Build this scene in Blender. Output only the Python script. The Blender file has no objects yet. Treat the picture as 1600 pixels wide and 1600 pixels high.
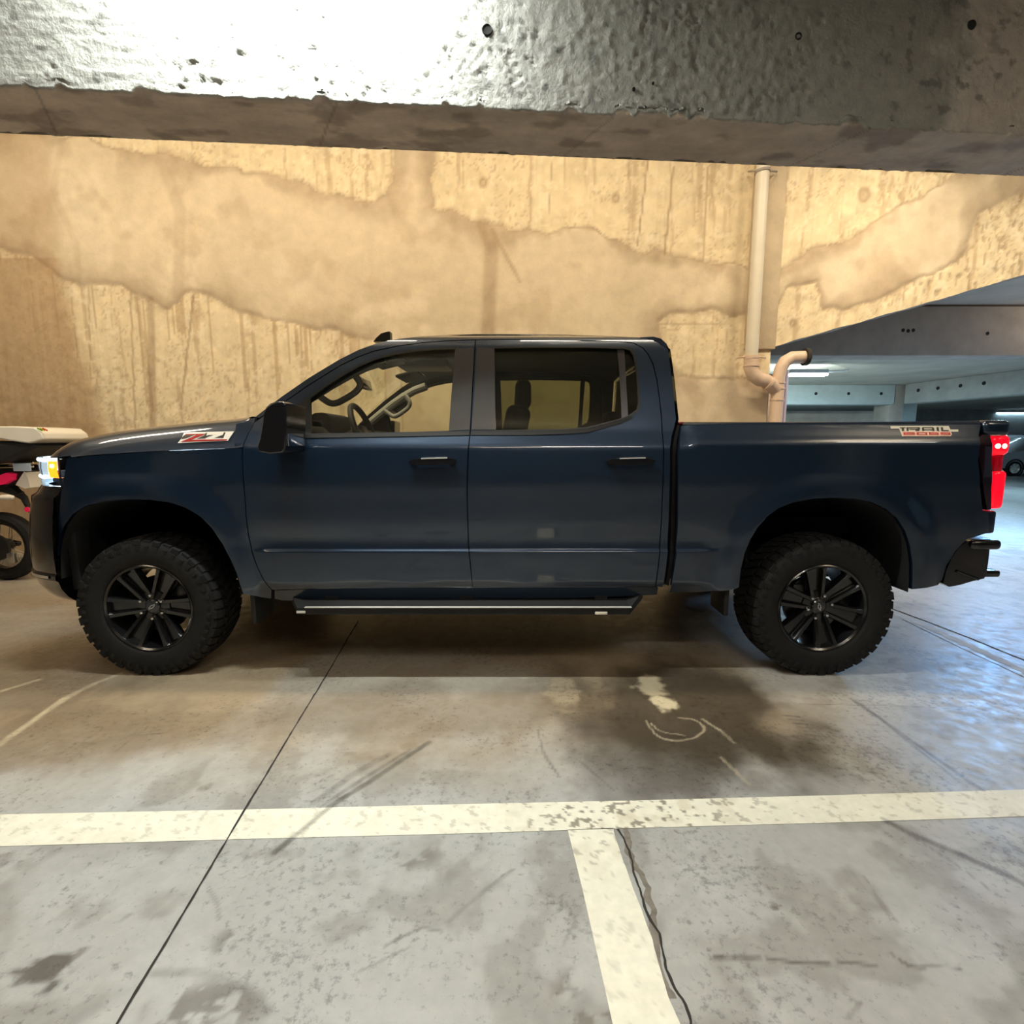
import bpy, bmesh, math, random
import numpy as np
from mathutils import Vector, Matrix
from mathutils.geometry import tessellate_polygon

# ------------------------------------------------------------------ camera, world, lights, exposure
SC = bpy.context.scene
COL = SC.collection
TH = math.radians(7.9)
CT, ST = math.cos(TH), math.sin(TH)
CH = 1.33                      # lens height above the floor
cam_d = bpy.data.cameras.new('camera')
cam_d.sensor_width = 36.0
cam_d.lens = 18.0
cam_d.clip_start = 0.02
cam = bpy.data.objects.new('camera', cam_d)
COL.objects.link(cam)
cam.location = (0, 0, CH)
cam.rotation_euler = (math.pi / 2 - TH, 0, 0)
SC.camera = cam

SC.view_settings.view_transform = 'Standard'
SC.view_settings.look = 'None'
SC.view_settings.gamma = 1.0
SC.view_settings.use_curve_mapping = False
SC.view_settings.exposure = 0.0

world = bpy.data.worlds.new('world')
SC.world = world
world.use_nodes = True
bgn = world.node_tree.nodes['Background']
bgn.inputs[0].default_value = (0.55, 0.78, 1.0, 1)
bgn.inputs[1].default_value = 0.12


def area(name, loc, target, size, energy, color, size_y=None, spread=math.pi):
    l = bpy.data.lights.new(name, 'AREA')
    l.energy = energy
    l.color = color
    l.spread = spread
    l.shape = 'RECTANGLE' if size_y else 'SQUARE'
    l.size = size
    if size_y:
        l.size_y = size_y
    o = bpy.data.objects.new(name, l)
    o.location = loc
    d = Vector(target) - Vector(loc)
    o.rotation_euler = d.to_track_quat('-Z', 'Y').to_euler()
    COL.objects.link(o)
    return o


WARM = (1.0, 0.835, 0.60)
COOL = (0.92, 0.99, 0.96)
BLUE = (0.45, 0.74, 1.0)
# warm lamps of the high ramp bay, above and behind the beam
for i, x in enumerate((-5.0, -2.0, 1.0, 4.0, 7.0)):
    if x < 3:
        area('warm_lamp', (x, 3.3, 5.0), (x, 5.3, 0.9), 1.8, 92, WARM, 0.3)
    else:
        area('warm_lamp', (x, 3.9, 5.0), (x, 5.9, 1.9), 1.8, 47, WARM, 0.3, 1.8)
# cold tube close to the front face of the beam
area('beam_tube', (-0.95, 2.13, 3.47), (-0.95, 2.16, 2.6), 1.2, 114, COOL, 0.07)
# tubes of the aisle behind the camera
area('aisle_light', (0.95, 0.0, 3.25), (0.95, 0.3, 0), 1.2, 27, (1.0, 0.96, 0.90), 0.10)
for x, y in ((-4.2, 0.3), (0.2, -0.9), (4.2, 0.5)):
    area('aisle_light', (x, y, 3.25), (x, y + 0.2, 0), 1.2, 6, (1.0, 0.95, 0.86), 0.12)
    area('aisle_light', (x, y, 3.28), (x, y, 5), 1.2, 75, (1.0, 0.88, 0.70), 0.12)  # added upward light to brighten the ceiling, not a tube of its own
# cold lamps and daylight of the garage beyond the opening
area('far_tube', (6.9, 6.9, 2.5), (6.899, 6.9, 0), 1.3, 225, (0.20, 0.50, 1.0), 0.2)
for x, y in ((7, 11.0), (13, 13.5), (12, 20), (23, 24), (5, 15.5), (18, 9)):
    area('far_tube', (x, y, 2.62), (x, y, 0), 1.6, 105, (0.48, 0.78, 1.0), 0.4)
area('ramp_fill', (8.5, 7.1, 3.15), (6.0, 7.6, 2.7), 0.8, 14, (1.0, 0.84, 0.68), 0.2)  # added warm fill without a fixture, brightens the brown far beam

# ------------------------------------------------------------------ projection helpers: a pixel of the photograph and a plane give a point


def ray(px, py):
    a = (px - 800) / 800.0
    v = (800 - py) / 800.0
    return a, CT + v * ST, -ST + v * CT


def at(px, py, Y):
    rx, ry, rz = ray(px, py)
    t = Y / ry
    return rx * t, CH + rz * t


def at_z(px, py, z):
    rx, ry, rz = ray(px, py)
    t = (z - CH) / rz
    return rx * t, ry * t


def at_x(px, py, X):
    rx, ry, rz = ray(px, py)
    t = X / rx
    return ry * t, CH + rz * t


def srgb(r, g, b):
    def f(c):
        c /= 255.0
        return c / 12.92 if c <= 0.04045 else ((c + 0.055) / 1.055) ** 2.4
    return (f(r), f(g), f(b), 1.0)


def sstep(a, b, x):
    t = np.clip((x - a) / (b - a), 0, 1)
    return t * t * (3 - 2 * t)


class Pchip:
    def __init__(s, xs, ys):
        s.x = np.array(xs, float)
        s.y = np.array(ys, float)
        h = np.diff(s.x)
        d = np.diff(s.y) / h
        m = np.zeros(len(s.x))
        m[0], m[-1] = d[0], d[-1]
        for i in range(1, len(m) - 1):
            if d[i - 1] * d[i] > 0:
                w1, w2 = 2 * h[i] + h[i - 1], h[i] + 2 * h[i - 1]
                m[i] = (w1 + w2) / (w1 / d[i - 1] + w2 / d[i])
        s.m = m

    def __call__(s, q):
        q = np.clip(np.asarray(q, float), s.x[0], s.x[-1])
        i = np.clip(np.searchsorted(s.x, q) - 1, 0, len(s.x) - 2)
        h = s.x[i + 1] - s.x[i]
        t = (q - s.x[i]) / h
        return ((1 + 2 * t) * (1 - t) ** 2 * s.y[i] + t * (1 - t) ** 2 * h * s.m[i]
                + t * t * (3 - 2 * t) * s.y[i + 1] + t * t * (t - 1) * h * s.m[i + 1])


# numpy value noise for wear and relief
def vnoise(x, y, seed):
    r = np.random.RandomState(seed).rand(256, 256)
    xi, yi = np.floor(x).astype(int), np.floor(y).astype(int)
    fx, fy = x - xi, y - yi
    fx, fy = fx * fx * (3 - 2 * fx), fy * fy * (3 - 2 * fy)
    a, b = r[xi % 256, yi % 256], r[(xi + 1) % 256, yi % 256]
    c, d = r[xi % 256, (yi + 1) % 256], r[(xi + 1) % 256, (yi + 1) % 256]
    return (a * (1 - fx) + b * fx) * (1 - fy) + (c * (1 - fx) + d * fx) * fy


def fbm(x, y, f, octv, seed, gain=0.5):
    s, a, n = 0, 1.0, 0
    for k in range(octv):
        s = s + a * vnoise(x * f * 2 ** k + 17.3 * k, y * f * 2 ** k + 5.1 * k, seed + k)
        n += a
        a *= gain
    return s / n


def pdist(x, y, pts):
    """distance of every sample to a polyline"""
    best = np.full(x.shape, 1e9)
    for (ax, ay), (bx, by) in zip(pts[:-1], pts[1:]):
        dx, dy = bx - ax, by - ay
        L = dx * dx + dy * dy + 1e-12
        t = np.clip(((x - ax) * dx + (y - ay) * dy) / L, 0, 1)
        best = np.minimum(best, np.hypot(x - ax - t * dx, y - ay - t * dy))
    return best


def inside(x, y, poly):
    r = np.zeros(x.shape, bool)
    n = len(poly)
    for i in range(n):
        x1, y1 = poly[i]
        x2, y2 = poly[(i + 1) % n]
        if y1 == y2:
            continue
        c = ((y1 > y) != (y2 > y)) & (x < (x2 - x1) * (y - y1) / (y2 - y1) + x1)
        r ^= c
    return r


# ------------------------------------------------------------------ materials
def mat(name, color, rough=0.5, metal=0.0, coat=0.0, emit=None, estr=0.0, bump=0.0, bscale=60.0, var=0.0, vscale=8.0, spec=0.5, vcol=False,
        rvar=0.0, speck=0.0, sscale=70.0, bdist=0.01, coatr=0.03, trans=0.0, coati=1.5):
    m = bpy.data.materials.new(name)
    m.use_nodes = True
    nt = m.node_tree
    b = nt.nodes['Principled BSDF']
    b.inputs['Base Color'].default_value = color if len(color) == 4 else (*color, 1)
    b.inputs['Roughness'].default_value = rough
    b.inputs['Metallic'].default_value = metal
    b.inputs['Coat Weight'].default_value = coat
    b.inputs['Coat Roughness'].default_value = coatr
    b.inputs['Coat IOR'].default_value = coati
    b.inputs['Specular IOR Level'].default_value = spec
    b.inputs['Transmission Weight'].default_value = trans
    if emit:
        b.inputs['Emission Color'].default_value = emit if len(emit) == 4 else (*emit, 1)
        b.inputs['Emission Strength'].default_value = estr
    tc = nt.nodes.new('ShaderNodeTexCoord')

    def noise(scale, detail=6, rough_=0.6):
        n = nt.nodes.new('ShaderNodeTexNoise')
        n.inputs['Scale'].default_value = scale
        n.inputs['Detail'].default_value = detail
        n.inputs['Roughness'].default_value = rough_
        nt.links.new(tc.outputs['Object'], n.inputs['Vector'])
        return n
    src = None
    if vcol:
        a = nt.nodes.new('ShaderNodeAttribute')
        a.attribute_name = 'Col'
        src = a.outputs['Color']
    if var > 0:
        n = noise(vscale)
        mr = nt.nodes.new('ShaderNodeMapRange')
        mr.inputs['From Min'].default_value = 0.3
        mr.inputs['From Max'].default_value = 0.7
        mr.inputs['To Min'].default_value = 1 - var
        mr.inputs['To Max'].default_value = 1 + var
        nt.links.new(n.outputs['Fac'], mr.inputs['Value'])
        mx = nt.nodes.new('ShaderNodeMix')
        mx.data_type = 'RGBA'
        mx.blend_type = 'MULTIPLY'
        mx.inputs['Factor'].default_value = 1
        if src is not None:
            nt.links.new(src, mx.inputs['A'])
        else:
            mx.inputs['A'].default_value = color if len(color) == 4 else (*color, 1)
        nt.links.new(mr.outputs['Result'], mx.inputs['B'])
        src = mx.outputs['Result']
    if speck > 0:
        n = noise(sscale, 10, 0.72)
        n2 = noise(sscale * 0.055, 4, 0.6)
        ad = nt.nodes.new('ShaderNodeMath')
        ad.operation = 'MULTIPLY_ADD'
        ad.inputs[1].default_value = 0.45
        nt.links.new(n2.outputs['Fac'], ad.inputs[0])
        nt.links.new(n.outputs['Fac'], ad.inputs[2])
        mr = nt.nodes.new('ShaderNodeMapRange')
        mr.inputs['From Min'].default_value = 0.77
        mr.inputs['From Max'].default_value = 0.90
        mr.inputs['To Min'].default_value = 1.0
        mr.inputs['To Max'].default_value = 1.0 - speck
        nt.links.new(ad.outputs[0], mr.inputs['Value'])
        mx = nt.nodes.new('ShaderNodeMix')
        mx.data_type = 'RGBA'
        mx.blend_type = 'MULTIPLY'
        mx.inputs['Factor'].default_value = 1
        if src is not None:
            nt.links.new(src, mx.inputs['A'])
        else:
            mx.inputs['A'].default_value = color if len(color) == 4 else (*color, 1)
        nt.links.new(mr.outputs['Result'], mx.inputs['B'])
        src = mx.outputs['Result']
    if src is not None:
        nt.links.new(src, b.inputs['Base Color'])
    if rvar > 0:
        n = noise(vscale * 0.6)
        mr = nt.nodes.new('ShaderNodeMapRange')
        mr.inputs['From Min'].default_value = 0.3
        mr.inputs['From Max'].default_value = 0.7
        mr.inputs['To Min'].default_value = max(0.02, rough - rvar)
        mr.inputs['To Max'].default_value = rough + rvar
        nt.links.new(n.outputs['Fac'], mr.inputs['Value'])
        nt.links.new(mr.outputs['Result'], b.inputs['Roughness'])
    if bump > 0:
        n = noise(bscale, 8, 0.65)
        bp = nt.nodes.new('ShaderNodeBump')
        bp.inputs['Strength'].default_value = bump
        bp.inputs['Distance'].default_value = bdist
        nt.links.new(n.outputs['Fac'], bp.inputs['Height'])
        nt.links.new(bp.outputs['Normal'], b.inputs['Normal'])
    return m


def glass(name, tint, gloss=1.0):
    m = bpy.data.materials.new(name)
    m.use_nodes = True
    nt = m.node_tree
    nt.nodes.remove(nt.nodes['Principled BSDF'])
    out = nt.nodes['Material Output']
    t = nt.nodes.new('ShaderNodeBsdfTransparent')
    t.inputs[0].default_value = (*tint, 1)
    g = nt.nodes.new('ShaderNodeBsdfGlossy')
    g.inputs['Roughness'].default_value = 0.01
    g.inputs['Color'].default_value = (gloss, gloss, gloss, 1)
    f = nt.nodes.new('ShaderNodeFresnel')
    f.inputs[0].default_value = 1.5
    mx = nt.nodes.new('ShaderNodeMixShader')
    nt.links.new(f.outputs[0], mx.inputs[0])
    nt.links.new(t.outputs[0], mx.inputs[1])
    nt.links.new(g.outputs[0], mx.inputs[2])
    nt.links.new(mx.outputs[0], out.inputs[0])
    return m


M = {
    'paint': mat('navy_metallic_paint', (0.0038, 0.0165, 0.039), 0.36, 0.5, 1.0, spec=0.5, coati=1.6),
    'gloss_black': mat('gloss_black', (0.006, 0.006, 0.007), 0.16, 0, 0.6),
    'satin_black': mat('satin_black', (0.010, 0.0095, 0.009), 0.34, spec=0.35),
    'pillar': mat('pillar_film', (0.028, 0.025, 0.024), 0.30, 0, 0.2, coatr=0.25),
    'plastic': mat('black_plastic', (0.010, 0.010, 0.010), 0.6, bump=0.1, bscale=300),
    'dark': mat('underbody', (0.006, 0.006, 0.006), 0.8),
    'belt': mat('weathered_black_moulding', (0.010, 0.009, 0.008), 0.6, spec=0.2),
    'rubber': mat('tyre_rubber', (0.009, 0.009, 0.009), 0.72, var=0.25, vscale=20, bump=0.15, bscale=140, spec=0.3),
    'rim': mat('gloss_black_alloy', (0.005, 0.005, 0.0053), 0.22, 0.0, 0.35),
    'chrome': mat('chrome', (0.75, 0.75, 0.74), 0.12, 1.0),
    'steel': mat('brake_steel', (0.10, 0.10, 0.10), 0.35, 0.9),
    'silver': mat('silver_plate', (0.80, 0.78, 0.72), 0.28, 0.35),
    'cream': mat('cream_vinyl', srgb(226, 219, 200), 0.4),
    'pinkcream': mat('pink_vinyl', srgb(240, 205, 186), 0.4),
    'red': mat('red_vinyl', srgb(150, 26, 26), 0.3, 0, 0.4),
    'redboss': mat('bright_red_vinyl', srgb(205, 60, 45), 0.4),
    'inkblack': mat('black_vinyl', (0.012, 0.011, 0.010), 0.4),
    'trim_grey': mat('interior_cloth', (0.012, 0.012, 0.013), 0.85),
    'trim_lit': mat('interior_lit_trim', (0.36, 0.36, 0.33), 0.7),  # pillar trim coloured as lit, for the far side
    'trim_dark': mat('interior_dark_trim', (0.013, 0.013, 0.014), 0.6),
    'glass': glass('green_tint_glass', (0.955, 0.965, 0.915)),
    'glass_dark': glass('privacy_glass', (0.64, 0.66, 0.56)),
    'tail_on': mat('tail_lamp_lit', (0.5, 0.0, 0.01), 0.15, emit=(1, 0.004, 0.018), estr=1.15, coat=0.5),
    'tail_hot': mat('tail_lamp_bulb', (1, .3, .2), 0.2, emit=(1, 0.42, 0.30), estr=4),
    'tail_dim': mat('tail_lamp_dim', (0.30, 0.0, 0.01), 0.12, emit=(1, 0.004, 0.02), estr=0.12, coat=0.6),
    'tail_off': mat('tail_lamp_smoked', (0.012, 0.002, 0.004), 0.10, coat=0.8),
    'lamp_white': mat('headlamp_lit', (0.8, 0.9, 1), 0.1, emit=(0.55, 0.80, 1.0), estr=0.55, coat=0.8),
    'drl': mat('running_light_bar', (1, 1, 1), 0.2, emit=(0.78, 0.93, 1.0), estr=3.5),
    'lamp_clear': mat('headlamp_lens', (0.35, 0.40, 0.46), 0.08, 0.6, coat=1.0),
    'amber': mat('amber_marker', (0.9, 0.25, 0.0), 0.15, emit=(1, 0.24, 0.01), estr=2.6),
    'amber_hot': mat('amber_bulb', (1, 0.6, 0.2), 0.2, emit=(1, 0.55, 0.12), estr=16),
    'sunroof': mat('headliner_panel', (0.03, 0.03, 0.033), 0.5),
}

# ------------------------------------------------------------------ object helpers


def link(name, me, parent=None, kind=None, label=None, cat=None, group=None):
    o = bpy.data.objects.new(name, me)
    COL.objects.link(o)
    if parent is not None:
        o.parent = parent
        if parent.type == 'EMPTY' or parent.get('_own'):
            o.matrix_parent_inverse = Matrix.Translation(parent.location).inverted()
    tag(o, label, cat, group, kind)
    return o


def tag(o, label=None, cat=None, group=None, kind=None):
    if label:
        o['label'] = label
    if cat:
        o['category'] = cat
    if group:
        o['group'] = group
    if kind:
        o['kind'] = kind
    return o


def thing(name, loc, label, cat, group=None):
    o = bpy.data.objects.new(name, None)
    o.empty_display_size = 0.2
    o.location = loc
    COL.objects.link(o)
    return tag(o, label, cat, group)


class B:
    """collects shapes, then links them as one mesh object"""

    def __init__(s):
        s.v, s.f = [], []

    def add(s, v, f, mtx=None):
        n = len(s.v)
        if mtx is not None:
            v = [tuple(mtx @ Vector(p)) for p in v]
        s.v += [tuple(p) for p in v]
        s.f += [tuple(i + n for i in q) for q in f]
        return s

    def box(s, c, d, rot=None, bev=0.0, seg=2):
        bm = bmesh.new()
        bmesh.ops.create_cube(bm, size=1)
        for v in bm.verts:
            v.co = Vector((v.co.x * d[0], v.co.y * d[1], v.co.z * d[2]))
        if bev:
            bmesh.ops.bevel(bm, geom=bm.edges[:], offset=bev, segments=seg, affect='EDGES', profile=0.5)
        mtx = Matrix.Translation(c) @ (rot.to_4x4() if rot is not None else Matrix())
        bm.verts.index_update()
        s.add([v.co.copy() for v in bm.verts], [[v.index for v in f.verts] for f in bm.faces], mtx)
        bm.free()
        return s

    def tube(s, pts, r, n=12, cap=True):
        pts = [Vector(p) for p in pts]
        rr = r if isinstance(r, (list, tuple)) else [r] * len(pts)
        vs, fs = [], []
        up = None
        for i, p in enumerate(pts):
            a = pts[max(0, i - 1)]
            b = pts[min(len(pts) - 1, i + 1)]
            t = (b - a).normalized()
            if up is None:
                up = Vector((0, 0, 1)) if abs(t.z) < 0.9 else Vector((0, 1, 0))
            x = t.cross(up).normalized()
            y = x.cross(t).normalized()
            up = y
            for k in range(n):
                an = 2 * math.pi * k / n
                vs.append(p + (x * math.cos(an) + y * math.sin(an)) * rr[i])
        for i in range(len(pts) - 1):
            for k in range(n):
                k2 = (k + 1) % n
                fs.append((i * n + k, i * n + k2, (i + 1) * n + k2, (i + 1) * n + k))
        if cap:
            fs.append(tuple(range(n))[::-1])
            fs.append(tuple((len(pts) - 1) * n + k for k in range(n)))
        return s.add(vs, fs)

    def lathe(s, prof, n=48, mtx=None, close=False):
        """profile of (radius, offset along local Y), axis = local Y"""
        vs, fs = [], []
        m = len(prof)
        for k in range(n):
            a = 2 * math.pi * k / n
            for r, y in prof:
                vs.append((r * math.cos(a), y, r * math.sin(a)))
        for k in range(n):
            k2 = (k + 1) % n
            for i in range(m - 1 if not close else m):
                j = (i + 1) % m
                fs.append((k * m + i, k * m + j, k2 * m + j, k2 * m + i))
        return s.add(vs, fs, mtx)

    def prism(s, pts, y0, y1, mtx=None):
        """polygon in local XZ extruded along local Y"""
        n = len(pts)
        vs = [(p[0], y0, p[1]) for p in pts] + [(p[0], y1, p[1]) for p in pts]
        fs = [tuple(range(n)), tuple(range(2 * n - 1, n - 1, -1))]
        fs += [(i, i + n, (i + 1) % n + n, (i + 1) % n) for i in range(n)]
        return s.add(vs, fs, mtx)

    def grid(s, rows, thick=None):
        """rows of points"""
        r, c = len(rows), len(rows[0])
        vs = [p for row in rows for p in row]
        fs = [(i * c + j, i * c + j + 1, (i + 1) * c + j + 1, (i + 1) * c + j) for i in range(r - 1) for j in range(c - 1)]
        return s.add(vs, fs)

    def build(s, name, m, parent=None, smooth=35, fix=True, **kw):
        me = bpy.data.meshes.new(name)
        me.from_pydata(s.v, [], s.f)
        if fix:
            bm = bmesh.new()
            bm.from_mesh(me)
            bmesh.ops.recalc_face_normals(bm, faces=bm.faces[:])
            bm.to_mesh(me)
            bm.free()
        me.materials.append(M[m] if isinstance(m, str) else m)
        if smooth:
            me.shade_smooth()
            me.set_sharp_from_angle(angle=math.radians(smooth))
        return link(name, me, parent, **kw)


def set_col(me, cols):
    a = me.color_attributes.new('Col', 'FLOAT_COLOR', 'POINT')
    c = np.ones((len(me.vertices), 4), np.float32)
    c[:, :3] = cols
    a.data.foreach_set('color', c.ravel())


def np_grid(name, P, m, parent=None, cols=None, flip=False, **kw):
    """P: array (rows, cols, 3) -> one smooth mesh"""
    r, c = P.shape[:2]
    me = bpy.data.meshes.new(name)
    idx = np.arange(r * c).reshape(r, c)
    q = np.stack([idx[:-1, :-1], idx[:-1, 1:], idx[1:, 1:], idx[1:, :-1]], -1).reshape(-1, 4)
    if flip:
        q = q[:, ::-1]
    me.vertices.add(r * c)
    me.vertices.foreach_set('co', P.reshape(-1).astype(np.float32))
    me.loops.add(q.size)
    me.loops.foreach_set('vertex_index', q.reshape(-1).astype(np.int32))
    me.polygons.add(len(q))
    me.polygons.foreach_set('loop_start', np.arange(0, q.size, 4, dtype=np.int32))
    me.update(calc_edges=True)
    me.validate()
    if cols is not None:
        set_col(me, cols.reshape(-1, 3))
    me.materials.append(M[m] if isinstance(m, str) else m)
    me.shade_smooth()
    return link(name, me, parent, **kw)


def mixc(c, new, w):
    w = np.clip(w, 0, 1)[..., None]
    return c * (1 - w) + np.array(new[:3]) * w

# ------------------------------------------------------------------ the setting
M['wall'] = mat('rough_concrete_wall', (1, 1, 1), 0.85, var=0.08, vscale=7, bump=0.35, bscale=22, bdist=0.010, vcol=True, spec=0.3)
M['floor'] = mat('sealed_concrete_floor', (1, 1, 1), 0.42, var=0.07, vscale=22, bump=0.10, bscale=90, bdist=0.004, vcol=True, rvar=0.14, spec=0.45, speck=0.42, sscale=40)
M['beam'] = mat('formed_concrete_beam', (1, 1, 1), 0.62, var=0.12, vscale=14, bump=0.75, bscale=34, bdist=0.012, vcol=True, spec=0.5, rvar=0.2)
M['concrete'] = mat('plain_concrete', (0.33, 0.33, 0.31), 0.85, var=0.15, vscale=3, bump=0.3, bscale=30)
M['concrete_dark'] = mat('dusty_concrete', (0.34, 0.30, 0.26), 0.85, var=0.15, vscale=3, bump=0.3, bscale=30)
M['concrete_blue'] = mat('painted_concrete', (0.44, 0.49, 0.48), 0.7, var=0.1, vscale=3)
M['ceil'] = mat('ceiling_concrete', (0.42, 0.38, 0.32), 0.8, var=0.15, vscale=1.5, bump=0.2, bscale=20)
M['line'] = mat('worn_cream_road_paint', (1, 1, 1), 0.55, var=0.06, vscale=30, bump=0.15, bscale=120, bdist=0.003, vcol=True)
M['joint'] = mat('dark_floor_joint', (0.03, 0.026, 0.022), 0.9)
M['jointpale'] = mat('pale_joint_filler', (0.42, 0.43, 0.42), 0.6, var=0.2, vscale=12)
M['hole'] = mat('tie_hole_painted_shade', (0.012, 0.011, 0.010), 0.95)  # dark discs stand in for the shade inside the tie holes
M['pvc'] = mat('painted_drain_pipe', srgb(216, 208, 190), 0.45, var=0.05, vscale=6)
M['pvcdirty'] = mat('bare_drain_pipe', srgb(212, 188, 166), 0.5, var=0.08, vscale=9)
M['tube'] = mat('fluorescent_tube', (1, 1, 1), 0.4, emit=(0.86, 1.0, 0.95), estr=9)
M['white_metal'] = mat('white_lamp_housing', (0.7, 0.72, 0.7), 0.5)

WY = 5.9


def wpx(pts):
    return [at(x, y, WY) for x, y in pts]


UP = [(-200, 190), (60, 208), (144, 217), (197, 235), (262, 239), (306, 255), (385, 266), (459, 281), (503, 301), (547, 309), (590, 315), (606, 308),
      (614, 285), (619, 225)]
UP2 = [(680, 225), (678, 250), (673, 290), (676, 322), (720, 336), (772, 356), (824, 362), (864, 368), (905, 359), (932, 358), (960, 376), (992, 388), (1040, 400),
       (1100, 408), (1162, 416), (1216, 420), (1250, 401), (1287, 386), (1337, 364), (1381, 336), (1444, 304), (1487, 273), (1540, 240)]
LO = [(1750, 230), (1600, 300), (1569, 314), (1535, 330), (1519, 345), (1512, 376), (1500, 407), (1459, 429), (1412, 448), (1366, 470), (1325, 482),
      (1287, 482), (1280, 460), (1274, 444), (1256, 448), (1231, 457), (1212, 482), (1162, 492), (1120, 490), (1044, 486), (1032, 504), (1036, 560),
      (1060, 582), (1100, 592), (1156, 590), (1205, 600), (1205, 760), (620, 760), (600, 540)]
LO2 = [(569, 530), (525, 518), (481, 511), (437, 504), (400, 494), (372, 489), (340, 470), (315, 460), (300, 456), (289, 458), (280, 476), (262, 480), (240, 473),
       (219, 467), (188, 449), (160, 447), (131, 445), (108, 438), (87, 427), (48, 401), (0, 395), (-200, 388)]
PLASTER = wpx(UP + UP2 + LO + LO2)
BORD = [wpx(UP), wpx(UP2), wpx(LO[:26]), wpx(LO2)]
DRIP = wpx(LO2)


def wall_shade(X, Z):
    wx = X + 0.05 * (fbm(X, Z, 5, 4, 3) - 0.5) * 2 + 0.02 * (fbm(X, Z, 22, 2, 31) - 0.5)
    wz = Z + 0.07 * (fbm(X, Z, 5, 4, 9) - 0.5) * 2
    ins = inside(wx, wz, PLASTER)
    dall = np.full(X.shape, 1e9)
    for b in BORD:
        dall = np.minimum(dall, pdist(wx, wz, b))
    n1 = fbm(X, Z, 1.4, 5, 40)
    n2 = fbm(X, Z, 9, 4, 50)
    streak = fbm(X * 17 + 1.5 * fbm(X, Z, 2, 3, 61), Z * 0.7, 1.0, 4, 60)
    streak2 = fbm(X * 26, Z * 0.8, 1.0, 3, 66)
    rough = np.array([0.74, 0.615, 0.405]) * (0.84 + 0.32 * n2)[..., None]
    rough = mixc(rough, (0.44, 0.315, 0.19), 0.55 * sstep(0.60, 0.74, streak))
    rough = mixc(rough, (0.80, 0.69, 0.48), 0.45 * sstep(0.55, 0.75, streak2))
    rough = mixc(rough, (0.40, 0.28, 0.17), 0.35 * sstep(0.60, 0.72, fbm(X, Z, 22, 4, 71)) * sstep(0.45, 0.6, n1))
    plas = np.array([0.675, 0.56, 0.395]) * (0.86 + 0.28 * n1)[..., None]
    plas = mixc(plas, (0.73, 0.62, 0.45), sstep(0.5, 0.7, fbm(X, Z, 2.2, 4, 77)) * 0.7)
    plas = mixc(plas, (0.52, 0.405, 0.27), 0.5 * sstep(0.56, 0.72, fbm(X, Z, 3.4, 5, 81)))
    chip = sstep(0.66, 0.72, fbm(X, Z, 44, 2, 85)) * sstep(0.42, 0.58, fbm(X, Z, 3, 3, 86))
    rough = mixc(rough, (0.44, 0.32, 0.20), 0.5 * chip)
    rough = mixc(rough, (0.84, 0.74, 0.54), 0.5 * sstep(0.60, 0.68, fbm(X, Z, 19, 4, 87)))
    c = np.where(ins[..., None], plas, rough)
    bw = 0.03 + 0.34 * sstep(0.28, 0.72, fbm(X, Z, 2.0, 4, 90))
    c = mixc(c, (0.37, 0.272, 0.175), np.where(ins, 0.40 + 0.5 * n2, 0.35) * (1 - sstep(0.0, 1.0, dall / np.where(ins, bw, bw * 0.22))))
    # drips running down from the lower edge of the plaster
    dp = np.array(DRIP)
    o = np.argsort(dp[:, 0])
    ez = np.interp(X, dp[o, 0], dp[o, 1])
    below = np.clip(ez - Z, 0, 9)
    run = np.clip(fbm(X * 3.2, X * 0, 1.0, 2, 98) * 2.4 - 0.5, 0.05, 2)
    dr = (fbm(X * 44 + 0.5 * fbm(X, Z, 3, 2, 5), X * 0 + 3, 1.0, 2, 101) > 0.69) & (below > 0) & (below < run) & (X < -0.9)
    c = mixc(c, (0.42, 0.285, 0.155), 0.55 * dr)
    # single long streaks and board marks
    for p, w, s in (([(205, 455), (212, 680)], .015, .7), ([(236, 470), (240, 680)], .06, .75), ([(303, 462), (283, 640)], .018, .8),
                    ([(140, 445), (142, 600)], .012, .6), ([(1012, 250), (996, 385)], .012, .8), ([(1052, 262), (1038, 398)], .016, .8),
                    ([(863, 250), (856, 350)], .008, .6), ([(1105, 262), (1098, 408)], .008, .6), ([(757, 352), (768, 385), (766, 440), (762, 540)], .11, .62),
                    ([(985, 250), (978, 300)], .008, .4), ([(260, 270), (283, 330), (280, 460)], .09, .30), ([(770, 360), (790, 400), (812, 440)], .03, .5),
                    ([(1032, 506), (1156, 508)], .010, .5), ([(98, 220), (85, 300), (120, 380), (128, 450)], .05, .2)):
        wob = 0.012 * (fbm(X, Z, 6, 3, 120) - 0.5)
        c = mixc(c, (0.33, 0.225, 0.135), s * (1 - sstep(w * 0.4, w, pdist(X + wob, Z, wpx(p)))) * (0.5 + 0.6 * n2))
    # brown strip at the far left, below the plaster
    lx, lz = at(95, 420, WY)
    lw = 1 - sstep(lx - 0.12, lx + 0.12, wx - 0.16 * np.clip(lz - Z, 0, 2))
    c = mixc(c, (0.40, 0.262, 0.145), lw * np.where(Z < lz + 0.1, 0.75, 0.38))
    # tie hole plugs
    for px, py, rr in ((755, 286, .036), (962, 310, .034), (1349, 305, .055), (1238, 505, .03)):
        hx, hz = at(px, py, WY)
        d = np.hypot(X - hx, (Z - hz) * 0.8)
        c = mixc(c, (0.38, 0.27, 0.17), 0.6 * np.exp(-((d - rr) / 0.016) ** 2) + 0.4 * (1 - sstep(rr * .7, rr * 1.1, d)))
    hpit = sstep(0.60, 0.72, fbm(X * 1.3, Z * 0.6, 22, 3, 131)) * sstep(3.2, 4.6, X)
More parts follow.
